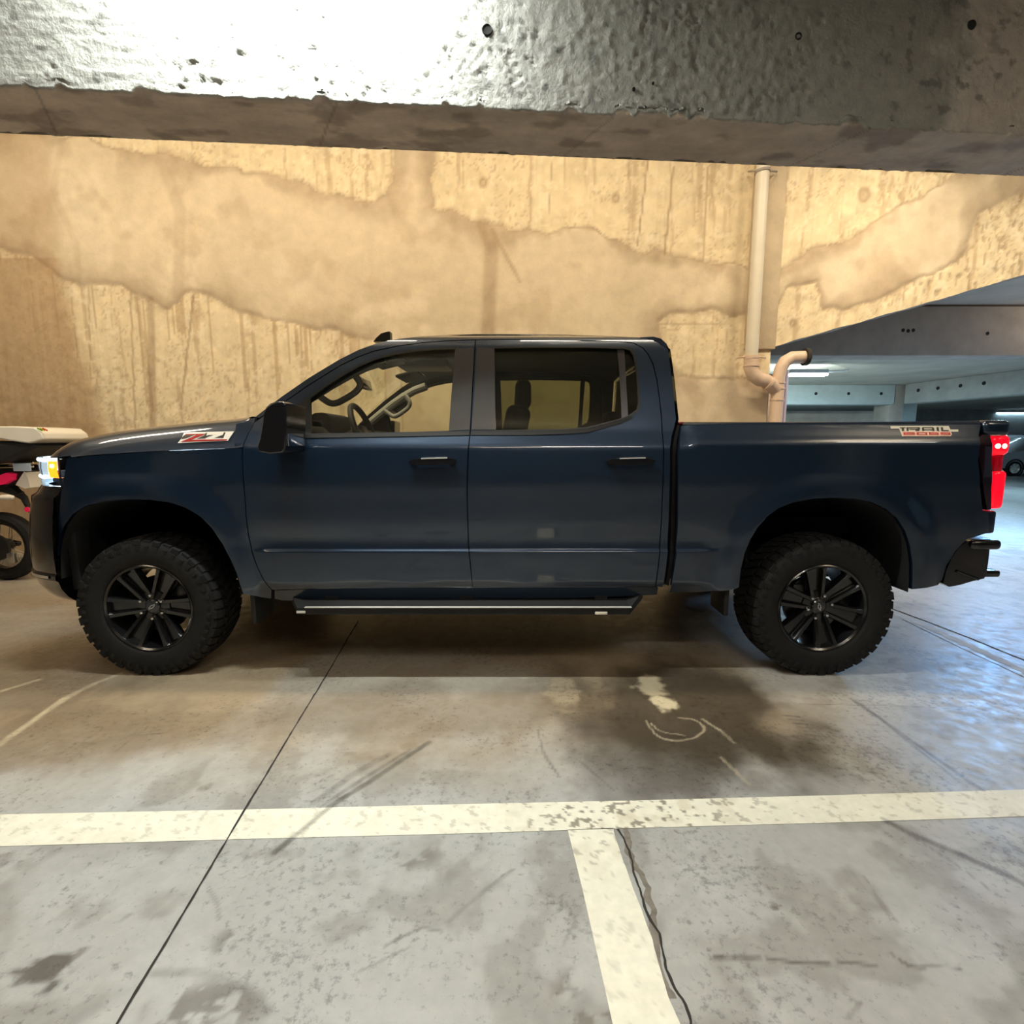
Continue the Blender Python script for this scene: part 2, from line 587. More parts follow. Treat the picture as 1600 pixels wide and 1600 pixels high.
    c = mixc(c, (0.36, 0.255, 0.155), 0.6 * hpit * (~ins))
    rel = np.where(ins, 1 - np.exp(-(dall / 0.03) ** 2), 0) * 0.012
    rel += np.where(ins, 0.004 * fbm(X, Z, 3, 3, 140), 0.010 * fbm(X, Z, 12, 4, 141) + 0.006 * streak2 - 0.008 * hpit)
    return np.clip(c, 0, 1), rel


x1 = at(1203, 560, WY)[0]
xs = np.r_[np.linspace(-10, -6.3, 24)[:-1], np.arange(-6.3, x1 - 0.005, 0.02), x1]
zs = np.r_[np.linspace(0, 1.15, 18)[:-1], np.arange(1.15, 4.6, 0.02), np.linspace(4.6, 5.2, 10)]
X, Z = np.meshgrid(xs, zs)
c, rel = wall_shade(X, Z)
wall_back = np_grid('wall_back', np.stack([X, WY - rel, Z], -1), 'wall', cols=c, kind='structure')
wall_back['label'] = 'tan concrete wall with smeared plaster patches and drip marks behind the truck'
# its thickness and jamb
B().box(((x1 - 10) / 2, WY + 0.23, 2.6), (x1 + 10, 0.42, 5.2)).build('wall_core', 'concrete_dark', wall_back)

# ramp wall over the opening: its lower edge climbs to the right
zl0, zl1 = at(1203, 543, WY), at(1600, 430, WY)
slope = (zl1[1] - zl0[1]) / (zl1[0] - zl0[0])
xs = np.r_[np.arange(x1, 6.5, 0.02), np.linspace(6.5, 11, 30)]
zl = zl0[1] + (xs - zl0[0]) * slope + 0.02 * (fbm(xs * 7, xs * 0, 1, 4, 7) - 0.5)
T = np.linspace(0, 1, 150)[:, None]
Xr = np.broadcast_to(xs, (150, len(xs)))
Zr = zl[None, :] + T * np.maximum(5.2 - zl[None, :], 0.05)
c, rel = wall_shade(Xr, Zr)
ramp = np_grid('wall_ramp', np.stack([Xr, WY - rel, Zr], -1), 'wall', cols=c, kind='structure')
ramp['label'] = 'tan concrete ramp wall whose lower edge climbs to the right over the opening'
b = B()
b.grid([[(x, WY, z) for x, z in zip(xs, zl)], [(x, WY + 0.42, z) for x, z in zip(xs, zl)], [(x, WY + 0.42, 5.2) for x in xs]])
b.build('ramp_soffit', 'concrete_dark', ramp, fix=False)

# flat pilaster strip behind the drain pipe
a0, a1 = at(1168, 430, WY), at(1217, 430, WY)
zt = at(1200, 546, WY)[1]
B().box(((a0[0] + a1[0]) / 2, WY - 0.012, (zt + 4.9) / 2), (a1[0] - a0[0], 0.05, 4.9 - zt), bev=0.008).build('pilaster_strip', M['wall'] if False else mat('pilaster_render', srgb(196, 178, 150), 0.85, var=0.12, vscale=5, bump=0.4, bscale=30), wall_back)

# ---- floor
joint_px = [(560, 970), (512, 1052), (440, 1170), (355, 1312), (270, 1455), (180, 1605)]


def fpx(pts):
    return [at_z(x, y, 0) for x, y in pts]


xs = np.r_[np.linspace(-14, -3.1, 40)[:-1], np.arange(-3.1, 3.1, 0.009), np.linspace(3.1, 6.5, 120)[1:], np.linspace(6.5, 40, 60)[1:]]
ys = np.r_[np.linspace(-8, 0.85, 30)[:-1], np.arange(0.85, 3.15, 0.008), np.linspace(3.15, 6.5, 110)[1:], np.linspace(6.5, 46, 70)[1:]]
X, Y = np.meshgrid(xs, ys)
n1 = fbm(X, Y, 1.1, 5, 200)
n2 = fbm(X, Y, 6, 5, 210)
n3 = fbm(X, Y, 30, 3, 220)
grey = np.array([0.415, 0.412, 0.39])
c = grey * (0.86 + 0.28 * n1)[..., None]
c = mixc(c, (0.27, 0.26, 0.235), 0.85 * sstep(0.50, 0.62, n2) * (0.5 + 0.5 * n3))
c = mixc(c, (0.15, 0.135, 0.11), 0.6 * sstep(0.66, 0.74, fbm(X, Y, 11, 5, 230)) * sstep(0.45, 0.6, n1))
c = mixc(c, (0.46, 0.46, 0.44), 0.6 * sstep(0.54, 0.68, fbm(X, Y, 3.5, 4, 240)))
# browner band of floor between the line and the truck
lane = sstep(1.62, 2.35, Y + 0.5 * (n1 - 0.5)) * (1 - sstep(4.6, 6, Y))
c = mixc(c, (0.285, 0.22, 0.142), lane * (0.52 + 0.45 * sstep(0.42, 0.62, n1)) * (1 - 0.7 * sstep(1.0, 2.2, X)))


def blob(cx, cy, rx, ry, seed, w=0.35):
    bx, by = at_z(cx, cy, 0)
    ex, ey = at_z(cx + rx, cy, 0)[0] - bx, abs(at_z(cx, cy - ry, 0)[1] - by)
    d = np.hypot((X - bx) / ex, (Y - by) / ey) + w * 2 * (fbm(X, Y, 4 if rx > 50 else 16, 5, seed) - 0.5) + 0.3 * (fbm(X * 3, Y * 0.7, 3, 3, seed + 3) - 0.5)
    return 1 - sstep(0.55, 1.15, d)


STAIN = (0.062, 0.047, 0.031)
c = mixc(c, STAIN, 0.95 * blob(1075, 1110, 175, 88, 300, 0.45))
c = mixc(c, STAIN, 0.65 * blob(1010, 1165, 135, 72, 305, 0.7))
c = mixc(c, STAIN, 0.55 * blob(905, 1100, 70, 60, 310, 0.5))
c = mixc(c, (0.13, 0.098, 0.065), 0.7 * blob(60, 1060, 200, 70, 315, 0.4))
c = mixc(c, (0.16, 0.118, 0.075), 0.55 * blob(120, 1150, 260, 60, 320, 0.5))
c = mixc(c, (0.15, 0.115, 0.078), 0.45 * blob(640, 1105, 330, 40, 325, 0.6))
c = mixc(c, (0.10, 0.085, 0.07), 0.5 * blob(960, 1235, 70, 60, 330, 0.6))
c = mixc(c, (0.085, 0.07, 0.058), 0.85 * blob(78, 1513, 42, 28, 335, 1.3))
c = mixc(c, (0.13, 0.12, 0.10), 0.75 * sstep(0.5, 0.62, fbm(X, Y, 20, 4, 338)) * blob(375, 1470, 60, 40, 340, 0.5))
c = mixc(c, (0.15, 0.135, 0.115), 0.75 * sstep(0.5, 0.6, fbm(X, Y, 18, 4, 342)) * blob(320, 1580, 110, 50, 345, 0.5))
c = mixc(c, (0.14, 0.125, 0.10), 0.7 * sstep(0.5, 0.6, fbm(X, Y, 18, 4, 343)) * blob(620, 1340, 60, 30, 346, 0.5))
c = mixc(c, (0.14, 0.125, 0.10), 0.7 * sstep(0.5, 0.6, fbm(X, Y, 18, 4, 344)) * blob(920, 1560, 60, 50, 347, 0.5))
c = mixc(c, (0.12, 0.11, 0.095), 0.8 * blob(1211, 1418, 9, 6, 350, 0.3))
# pale scraped patches
c = mixc(c, (0.60, 0.52, 0.35), 0.85 * blob(1038, 1097, 24, 12, 360, 0.9))
c = mixc(c, (0.50, 0.42, 0.28), 0.75 * blob(1018, 1070, 26, 16, 365, 1.0))
c = mixc(c, (0.38, 0.31, 0.21), 0.6 * blob(880, 1080, 30, 26, 367, 0.5))
# scuffs, cracks and tyre marks: pixel polyline, half width in metres, colour, strength
DK = (0.10, 0.088, 0.072)
WOBX, WOBY = 0.010 * (fbm(X, Y, 9, 3, 400) - 0.5), 0.010 * (fbm(X, Y, 9, 3, 410) - 0.5)
marks = [([(430, 1332), (520, 1258), (590, 1213), (670, 1160)], .016, DK, .85), ([(490, 1255), (560, 1205), (605, 1180)], .02, DK, .45),
         ([(500, 1262), (575, 1212), (640, 1172)], .012, DK, .5),
         ([(1330, 1092), (1400, 1140), (1470, 1190), (1535, 1235)], .014, DK, .65), ([(1345, 1100), (1440, 1175), (1500, 1222)], .008, DK, .5),
         ([(1380, 1280), (1440, 1310), (1500, 1335), (1600, 1380)], .016, DK, .7), ([(1400, 1290), (1500, 1355), (1560, 1400)], .004, DK, .5),
         ([(1115, 1494), (1190, 1497)], .007, DK, .9), ([(1200, 1498), (1260, 1506), (1295, 1507)], .006, DK, .9), ([(1310, 1502), (1370, 1508)], .005, DK, .8),
         ([(1390, 1490), (1420, 1510), (1440, 1512)], .006, DK, .8), ([(1440, 1508), (1500, 1512)], .004, DK, .7),
         ([(600, 1480), (660, 1448), (690, 1455)], .006, DK, .45), ([(700, 1440), (760, 1390), (800, 1360)], .008, DK, .4), ([(560, 1520), (640, 1480)], .005, DK, .4),
         ([(240, 1520), (300, 1518), (370, 1540), (420, 1580)], .014, DK, .35), ([(325, 1385), (340, 1410), (342, 1435)], .006, DK, .4),
         ([(180, 1175), (210, 1150), (260, 1145)], .006, DK, .4), ([(120, 1160), (150, 1162)], .006, DK, .5), ([(180, 1160), (205, 1148), (255, 1146)], .004, DK, .4),
         ([(1330, 1360), (1390, 1430)], .004, DK, .4), ([(1350, 1370), (1400, 1440)], .003, DK, .4), ([(900, 1185), (960, 1235)], .006, DK, .5),
         ([(845, 1165), (870, 1210)], .006, DK, .4), ([(840, 1140), (850, 1180), (875, 1215)], .005, DK, .45), ([(885, 1410), (900, 1440), (880, 1480)], .005, DK, .4),
         ([(900, 1450), (940, 1465)], .005, DK, .4), ([(1250, 1100), (1400, 1103), (1540, 1110)], .004, DK, .55), ([(1328, 1560), (1342, 1566)], .004, DK, .6),
         ([(1325, 1590), (1342, 1568)], .006, DK, .5)]
for k in range(6):
    marks.append(([(1225 + 8 * k, 1118 + 6 * k), (1250 + 6 * k, 1120 + 6 * k)], .007, DK, .8))
for p, w, col, s in marks:
    pts = fpx(p)
    lo, hi = np.min(pts, 0) - 0.1, np.max(pts, 0) + 0.1
    sel = (X > lo[0]) & (X < hi[0]) & (Y > lo[1]) & (Y < hi[1])
    d = pdist(X[sel] + WOBX[sel], Y[sel] + WOBY[sel], pts)
    c[sel] = mixc(c[sel], col, s * (1 - sstep(w * 0.4, w * 1.2, d)) * (0.35 + 0.9 * n3[sel]))
# swirled pale scratches inside the big stain
for p, w in (([(1010, 1125), (1028, 1152), (1060, 1160), (1095, 1150), (1108, 1142), (1090, 1125), (1060, 1122)], .006), ([(1018, 1130), (1035, 1145), (1070, 1150)], .005),
             ([(1100, 1125), (1150, 1160)], .008), ([(1130, 1185), (1170, 1225)], .01), ([(0, 1080), (60, 1062)], .018), ([(0, 1165), (60, 1120), (130, 1075), (190, 1052)], .02),
             ([(20, 1150), (100, 1090)], .012)):
    pts = fpx(p)
    for _ in range(2):
        pts = [pts[0]] + [((a[0] * (1 - t) + b[0] * t), (a[1] * (1 - t) + b[1] * t)) for a, b in zip(pts[:-1], pts[1:]) for t in (.25, .75)] + [pts[-1]]
    d = pdist(X + WOBX * 3, Y + WOBY * 3, pts)
    c = mixc(c, (0.46, 0.39, 0.27), 0.65 * (1 - sstep(w * 0.4, w * 1.3, d)) * (0.3 + n3))
floor = np_grid('floor', np.stack([X, Y, np.zeros_like(X)], -1), 'floor', cols=np.clip(c, 0.01, 1), flip=False, kind='structure')
floor['label'] = 'worn grey sealed concrete garage floor with brown stains'


def floor_strip(name, px_l, px_r, m, z, kind_label=None, wear=0, seed=0, parent=floor, res=0.008, jag=0.0):
    """a thin painted strip between two pixel polylines, laid on the floor"""
    L, R = np.array(fpx(px_l)), np.array(fpx(px_r))
    tl = np.r_[0, np.cumsum(np.hypot(*np.diff(L, axis=0).T))]
    tr = np.r_[0, np.cumsum(np.hypot(*np.diff(R, axis=0).T))]
    n = max(2, int(tl[-1] / res))
    k = max(2, int(np.hypot(*(L[0] - R[0])) / res) + 1)
    u = np.linspace(0, 1, n)
    Lp = np.stack([np.interp(u * tl[-1], tl, L[:, i]) for i in (0, 1)], -1)
    Rp = np.stack([np.interp(u * tr[-1], tr, R[:, i]) for i in (0, 1)], -1)
    if jag:
        q = jag * (fbm(Rp[:, 0] * 8, Rp[:, 1] * 8, 1, 4, seed + 9) - 0.5)
        dirn = (Rp - Lp) / np.linalg.norm(Rp - Lp, axis=1)[:, None]
        Rp = Rp + dirn * q[:, None]
    s = np.linspace(0, 1, k)[None, :, None]
    P = Lp[:, None, :] * (1 - s) + Rp[:, None, :] * s
    Xs, Ys = P[..., 0], P[..., 1]
    cols = None
    if wear:
        m1 = fbm(Xs, Ys, 14, 5, seed)
        base = np.array([0.84, 0.80, 0.66]) * (0.92 + 0.16 * fbm(Xs, Ys, 3, 4, seed + 4))[..., None]
        amt = wear(Xs, Ys)
        base = mixc(base, (0.56, 0.48, 0.34), 0.55 * sstep(0.46, 0.66, m1) * amt)
        base = mixc(base, (0.20, 0.165, 0.12), 0.85 * sstep(0.66 - 0.06 * amt, 0.72 - 0.06 * amt, fbm(Xs, Ys, 48, 4, seed + 8)) * np.clip(amt * 1.3, 0.15, 1))
        for p, w, col, st in marks:
            d = pdist(Xs, Ys, fpx(p))
            base = mixc(base, col, 0.6 * st * (1 - sstep(w * 0.3, w * 0.9, d)))
        cols = base
    return np_grid(name, np.stack([Xs, Ys, np.full_like(Xs, z)], -1), m, parent, cols=cols, label=kind_label)


tx = at_z(960, 1265, 0)[0]
floor_strip('painted_line', [(-420, 1282), (0, 1273), (400, 1265), (720, 1257), (1000, 1251), (1300, 1243), (1600, 1234), (1900, 1226)],
            [(-420, 1336), (0, 1323), (400, 1311), (720, 1303), (1000, 1294), (1300, 1286), (1600, 1276), (1900, 1268)], 'line', 0.0015,
            'cream painted bay line crossing the floor beside the truck', lambda x, y: 0.25 + 0.75 * np.exp(-((x - tx - 0.05) / 0.35) ** 2), 500)
floor_strip('painted_line', [(887, 1297), (910, 1390), (935, 1500), (958, 1604), (985, 1720)], [(957, 1294), (990, 1390), (1020, 1470), (1045, 1560), (1062, 1606), (1100, 1720)],
            'line', 0.0015, 'cream painted bay divider running towards the viewer', lambda x, y: 0.18 + 0.3 * sstep(1.3, 1.6, y), 520, jag=0.02)


def crack(px, w, m, z, seed, wob=0.006):
    pts = np.array(fpx(px))
    t = np.r_[0, np.cumsum(np.hypot(*np.diff(pts, axis=0).T))]
    n = int(t[-1] / 0.012) + 2
    u = np.linspace(0, t[-1], n)
    P = np.stack([np.interp(u, t, pts[:, i]) for i in (0, 1)], -1)
    tan = np.gradient(P, axis=0)
    nr = np.stack([-tan[:, 1], tan[:, 0]], -1) / (np.linalg.norm(tan, axis=1)[:, None] + 1e-9)
    o = wob * 2 * (fbm(u * 14, u * 0, 1, 4, seed) - 0.5)
    wv = w * (0.55 + 0.9 * fbm(u * 30, u * 0, 1, 2, seed + 3))
    A = P + nr * (o + wv)[:, None]
    C = P + nr * (o - wv)[:, None]
    rows = [[(*a, z), (*q, z)] for a, q in zip(A, C)]
    return B().grid(rows).build('floor_joint', m, floor, smooth=0, fix=False)


crack(joint_px, .0034, 'joint', 0.0022, 600, 0.002)
crack([(968, 1296), (985, 1345), (1005, 1400), (1016, 1440), (1030, 1475), (1040, 1520), (1060, 1560), (1075, 1604), (1110, 1720)], .0035, 'joint', 0.0020, 610, 0.016)
crack([(1385, 948), (1450, 972), (1520, 999), (1600, 1032), (1700, 1075)], .007, 'joint', 0.0022, 620, 0.006)
crack([(1385, 953), (1450, 980), (1520, 1012), (1600, 1049), (1700, 1098)], .035, 'jointpale', 0.0012, 630, 0.01)
crack([(1410, 968), (1500, 1012), (1600, 1058), (1700, 1105)], .0025, 'joint', 0.0016, 640, 0.004)
M['jointbrown'] = mat('broken_floor_edge', (0.20, 0.175, 0.145), 0.9, var=0.3, vscale=30)
crack([(968, 1296), (1000, 1370), (1022, 1430), (1034, 1490), (1050, 1560)], .010, 'jointbrown', 0.0010, 650, 0.035)
for p in ([(1548, 884), (1680, 912)], [(1556, 850), (1700, 852)], [(1560, 751), (1700, 756)]):
    crack(p, .05, 'jointpale', 0.0012, 660, 0.01)

# ---- concrete beam across the top
BZ = 2.75
f0, f1 = at_z(0, 135, BZ), at_z(1600, 212, BZ)
b0, b1 = at_z(0, 208, BZ), at_z(1600, 275, BZ)


def beam_pt(p, q, u):
    return p[0] + (q[0] - p[0]) * u, p[1] + (q[1] - p[1]) * u


us = np.linspace(-0.7, 1.7, 1150)
edge = 0.014 * (fbm(us * 190, us * 0, 1, 4, 700) - 0.5) + 0.020 * sstep(.58, .72, fbm(us * 60, us * 0, 1, 3, 705)) + 0.012 * (fbm(us * 14, us * 0, 1, 3, 706) - 0.5)
edge2 = 0.014 * (fbm(us * 190, us * 0, 1, 4, 710) - 0.5) + 0.014 * sstep(.58, .72, fbm(us * 70, us * 0, 1, 3, 711))
rows, cols, rel = [], [], []
fx, fy = f0[0] + (f1[0] - f0[0]) * us, f0[1] + (f1[1] - f0[1]) * us
bx, by = b0[0] + (b1[0] - b0[0]) * us, b0[1] + (b1[1] - b0[1]) * us
H = np.r_[np.linspace(4.6, 3.45, 6)[:-1], np.linspace(3.45, BZ + 0.004, 90)]
Xb = np.broadcast_to(fx, (len(H), len(us)))
Zb = np.broadcast_to(H[:, None], Xb.shape)
rip = fbm(Xb * 5 + 1.5 * fbm(Xb, Zb, 3, 3, 721), Zb * 22, 2.4, 4, 720)
pit = fbm(Xb, Zb, 26, 5, 730)
big = fbm(Xb, Zb, 1.6, 4, 740)
cb = np.array([0.33, 0.32, 0.285]) * (0.8 + 0.4 * pit)[..., None]
# greenish grey damp stain, browner towards its upper right
xs_, zs_ = at(1000, 120, 2.5)
dmp = sstep(0.40, 0.58, big + 0.25 * np.exp(-((Xb - 1.25) / 0.75) ** 2) - 0.10 * sstep(2.95, 3.1, Zb))
cb = mixc(cb, (0.185, 0.18, 0.15), 0.85 * dmp * sstep(-0.1, 0.6, Xb))
cb = mixc(cb, (0.36, 0.31, 0.265), 0.8 * sstep(0.3, 1.4, Xb) * (1 - dmp))  # brown right face lifted paler to make up for missing bounce light
cb = mixc(cb, (0.08, 0.075, 0.065), 0.7 * sstep(0.64, 0.72, fbm(Xb, Zb, 20, 4, 750)) * sstep(0.45, 0.6, fbm(Xb, Zb, 2.2, 3, 755)))
rb = 0.009 * (rip - 0.5) * (1 - 0.75 * sstep(-1.0, -0.2, Xb)) + 0.004 * (pit - 0.5) - 0.007 * sstep(0.62, 0.72, fbm(Xb, Zb, 46, 3, 760)) * sstep(0.45, 0.6, fbm(Xb, Zb, 3, 3, 762)) + 0.004 * sstep(0.5, 0.7, fbm(Xb, Zb, 36, 4, 761)) * sstep(-.2, .3, Xb) * (1 - sstep(.8, 1.6, Xb))
nx, ny = (f1[1] - f0[1]), -(f1[0] - f0[0])
nl = math.hypot(nx, ny)
nx, ny = nx / nl, ny / nl
rb = rb * sstep(BZ, BZ + 0.03, Zb)
P = np.stack([Xb + nx * rb, np.broadcast_to(fy, Xb.shape) + ny * rb, Zb + np.where(Zb < BZ + 0.03, edge[None, :], 0)], -1)
# underside, coloured paler and browner in place of bounced light
S = np.r_[0, .02, .05, np.linspace(.09, .91, 24), .95, .98, 1][:, None]
Xu = fx[None] * (1 - S) + bx[None] * S
Yu = fy[None] * (1 - S) + by[None] * S
Zu = BZ + 0.006 * (fbm(Xu, Yu * 2, 7, 4, 770) - 0.5) + edge[None] * (1 - S) ** 14 + edge2[None] * S ** 14
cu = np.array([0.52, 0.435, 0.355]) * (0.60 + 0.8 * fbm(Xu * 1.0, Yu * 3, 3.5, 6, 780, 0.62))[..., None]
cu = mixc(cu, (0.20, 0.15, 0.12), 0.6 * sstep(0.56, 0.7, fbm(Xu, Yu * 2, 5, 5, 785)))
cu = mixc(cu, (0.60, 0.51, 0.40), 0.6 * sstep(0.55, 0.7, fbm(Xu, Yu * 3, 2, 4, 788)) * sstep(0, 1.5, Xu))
cu = mixc(cu, (0.08, 0.06, 0.05), 0.45 * (1 - sstep(0.002, 0.009, np.abs(((Xu + 0.6 * (Yu - 2.4)) % 1.25) - 0.5))))
Pu = np.stack([Xu, Yu + 0.5 * edge2[None] * S ** 14, Zu], -1)
Pb = np.stack([np.broadcast_to(bx, (2, len(us))), np.broadcast_to(by, (2, len(us))), np.array([[BZ], [4.6]]) * np.ones((2, len(us)))], -1)
Pall = np.concatenate([P, Pu[1:], Pb])
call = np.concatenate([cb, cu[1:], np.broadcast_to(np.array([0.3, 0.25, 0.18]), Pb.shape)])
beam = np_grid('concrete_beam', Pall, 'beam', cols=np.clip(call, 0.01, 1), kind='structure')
beam['label'] = 'rough board-marked concrete beam crossing above the truck'
for px, py, r in ((761, 47, .020), (1247, 57, .014), (1518, 39, .018), (990, 140, .007), (1020, 131, .005)):
    u = 0.5
    for _ in range(12):
        bxp, byp = beam_pt(f0, f1, u)
        hx, hz = at(px, py, byp)
        u = (hx - f0[0]) / (f1[0] - f0[0])
    ang = math.atan2(f1[1] - f0[1], f1[0] - f0[0])
    mtx = Matrix.Translation((hx + nx * 0.005, byp + ny * 0.005, hz)) @ Matrix.Rotation(ang, 4, 'Z')
    B().lathe([(0.0, 0.004), (r * 0.9, 0.003), (r, -0.001), (r * 1.12, 0.004), (r * 1.2, 0.014)], 18, mtx).build('tie_hole', 'hole', beam)

# ---- ceilings, far beams and walls beyond the opening
CZ = 2.75
B().box((0, -2.9, 3.72), (30, 10.6, 0.2)).build('ceiling', 'ceil', kind='structure')
B().box((-1, 4.6, 5.3), (24, 5.0, 0.2)).build('ceiling', 'ceil', kind='structure')
B().box((-11.5, 2, 2.6), (0.3, 20, 5.2)).build('wall_left_added', 'concrete_dark', kind='structure')  # unseen wall added to keep sky light off the bumper
B().box((0, -6.2, 1.86), (30, 0.3, 3.72)).build('wall_front', 'concrete_dark', kind='structure')
B().box((0, -2.6, 3.2), (30, 0.4, 0.9)).build('concrete_beam', 'concrete_dark', kind='structure')
for x in (-5.2, 5.4):
    B().box((x, -2.6, 1.4), (0.6, 0.6, 2.8), bev=0.03).build('concrete_column', 'concrete', kind='structure')

b8 = at(1500, 478, 8.0)
BB = at_z(1500, 556, 2.6)
by8 = BB[1]
top8 = at(1500, 478, by8)[1]
lx8 = at(1232, 540, by8)[0]
far_beam = B().box(((lx8 - 1 + 16) / 2, by8 + 0.2, (2.6 + top8) / 2), (17 - lx8, 0.4, top8 - 2.6), bev=0.02).build('concrete_beam', 'concrete_dark', kind='structure')
far_beam['label'] = 'brown concrete beam seen under the ramp wall'
for px, py in ((1427, 516), (1543, 521), (1411, 516), (1419, 517)):
    hx, hz = at(px, py, by8)
    B().lathe([(0, -0.003), (0.026, -0.003), (0.03, 0.01)], 12, Matrix.Translation((hx, by8, hz))).build('tie_hole', 'hole', far_beam)
B().box((12, (by8 + 6.3) / 2 + 0.2, top8 + 0.1), (26, by8 - 6.0, 0.15)).build('ceiling', 'ceil', kind='structure')
yb, yl = by8 + 0.3, at_z(1300, 601, CZ)[1]
B().box((16, (yb + 30) / 2, CZ + 0.1), (36, 30 - yb, 0.2)).build('ceiling', 'ceil', kind='structure')
# far beam square to the view
lb0, lb1 = at(1200, 632, yl), at(1397, 632, yl)
fb = B().box(((lb0[0] - 4 + lb1[0]) / 2, yl + 0.2, (CZ + lb0[1]) / 2), (lb1[0] - lb0[0] + 4, 0.4, CZ - lb0[1]), bev=0.02).build('concrete_beam', 'concrete_blue', kind='structure')
fb['label'] = 'pale concrete beam far back, left of the grey column'
for px in (1275, 1326, 1377):
    hx, hz = at(px, 615, yl)
    B().lathe([(0, -0.003), (0.04, -0.003), (0.045, 0.01)], 10, Matrix.Translation((hx, yl, hz))).build('tie_hole', 'hole', fb)
# beam running towards the viewer on the right
rx = at_z(1415, 600, CZ)
rx2 = at_z(1600, 577, CZ)
zb = at(1415, 631, rx[1])[1]
dx, dy = rx2[0] - rx[0], rx2[1] - rx[1]
L = math.hypot(dx, dy) * 1.6
ang = math.atan2(dy, dx)
mt = Matrix.Translation((rx[0], rx[1], 0)) @ Matrix.Rotation(ang, 4, 'Z')
bb = B()
bb.box((L / 2, 0.2, (CZ + zb) / 2), (L, 0.4, CZ - zb), bev=0.02)
bb.v = [tuple(mt @ Vector(p)) for p in bb.v]
rb_ = bb.build('concrete_beam', 'concrete', kind='structure')
rb_['label'] = 'concrete beam far back, running from the grey column to the right'
for t in (0.14, 0.33, 0.53, 0.72):
    p = mt @ Vector((L / 1.6 * t, -0.004, zb + 0.30))
    B().lathe([(0, -0.003), (0.04, -0.003), (0.045, 0.01)], 10, Matrix.Translation(p) @ Matrix.Rotation(ang, 4, 'Z')).build('tie_hole', 'hole', rb_)
cx0, cx1 = at(1392, 640, yl)[0], at(1414, 640, yl)[0]
B().box(((cx0 + cx1) / 2, yl + 0.35, CZ / 2), (cx1 - cx0, 0.6, CZ), bev=0.02).build('concrete_column', 'concrete_dark', kind='structure')
y2 = yl + 3.5
cx0, cx1 = at(1400, 640, y2)[0], at(1433, 640, y2)[0]
B().box(((cx0 + cx1) / 2, y2 + 0.3, CZ / 2), (cx1 - cx0, 0.6, CZ), bev=0.02).build('concrete_column', 'concrete_blue', kind='structure')
# low parapets and far back wall
y3 = yl + 2.2
q0, q1 = at(1215, 642, y3), at(1395, 642, y3)
B().box(((q0[0] + q1[0]) / 2 - 2, y3 + 0.1, (q0[1] + 1.65) / 2), (q1[0] - q0[0] + 4, 0.2, q0[1] - 1.65)).build('concrete_parapet', 'concrete_dark', kind='structure')
y4 = y2 + 7
q0 = at(1433, 636, y4)
B().box((q0[0] + 10, y4 + 0.1, (q0[1] + 1.6) / 2), (20, 0.2, q0[1] - 1.6)).build('concrete_parapet', 'concrete', kind='structure')
B().box((16, 29.9, 1.4), (36, 0.2, 2.8)).build('wall_far', 'concrete_blue', kind='structure')
B().box((-1.9 + x1 + 0.2, 9, 1.4), (0.3, 6, 2.8)).build('wall_side', 'concrete_dark', kind='structure')

# ceiling lamp of the far level
t0 = at_z(1232, 586, 2.52)
t1 = at_z(1281, 588, 2.52)
lamp = thing('tube_lamp', (t0[0], t0[1], 2.52), 'lit white fluorescent tube lamp under the far ceiling beside the drain pipes', 'lamp')
B().box(((t0[0] + t1[0]) / 2, t0[1], 2.58), (t1[0] - t0[0], 0.16, 0.07), bev=0.01).build('lamp_housing', 'white_metal', lamp)
for dy_ in (-0.05, 0.05):
    B().tube([(t0[0], t0[1] + dy_, 2.525), (t1[0], t0[1] + dy_, 2.525)], 0.022).build('lamp_tube', 'tube', lamp)
area('far_lamp_light', ((t0[0] + t1[0]) / 2, t0[1], 2.46), ((t0[0] + t1[0]) / 2, t0[1] + 4, 1.0), t1[0] - t0[0], 170, (0.8, 1, 0.97), 0.15)
cp0, cp1 = at_z(1283, 589, 2.6), at_z(1325, 580, 2.7)
B().tube([(t1[0], t0[1], 2.58), (cp1[0], cp1[1], 2.72)], 0.018, 8).build('conduit', 'white_metal', lamp)

# ---- drain pipes
PY = WY - 0.20


def pp(x, y, d=0):
    X_, Z_ = at(x, y, PY + d)
    return (X_, PY + d, Z_)


PR = 0.066
pipe = thing('drain_pipe', pp(1176, 560), 'cream drain pipe on the tan wall, its elbow joining a pinkish riser', 'pipe')
top = pp(1192, 262)
bot = pp(1174, 556)
dirv = (Vector(top) - Vector(bot))
B().tube([tuple(Vector(bot) + dirv * 1.5), bot], PR, 24).build('downpipe', 'pvc', pipe)
B().tube([pp(1174, 556), pp(1173, 574), pp(1177, 586), pp(1187, 593), pp(1196, 595), pp(1207, 603, .03), pp(1216, 612, .05)], PR * 1.1, 24).build('elbow', 'pvcdirty', pipe)
for a, c_ in (((1174, 569), (1173.7, 573)), ((1200, 598.5), (1203, 600.5)),):
    B().tube([pp(*a), pp(*c_)], PR * 1.22, 24).build('collar', 'pvcdirty', pipe)
for yy in (559, 268):
    xx = 1174 + (556 - yy) * 18 / 294
    b = B().tube([pp(xx, yy - 2), pp(xx, yy + 2)], PR * 1.14, 24)
    b.tube([pp(xx - 22, yy, 0.13), pp(xx - 13, yy - 1), pp(xx + 14, yy - 1), pp(xx + 22, yy, 0.13)], 0.010, 8)
    b.build('pipe_clamp', 'pvcdirty' if yy > 400 else 'concrete_dark', pipe)
B().tube([(a0[0] + 0.02, WY - 0.05, zt), (a0[0] + 0.02, WY - 0.05, 4.9)], 0.022, 8).build('conduit', 'concrete_dark', pipe)

PB = WY - 0.16


def pb(x, y, d=0):
    X_, Z_ = at(x, y, PB + d)
    return (X_, PB + d, Z_)


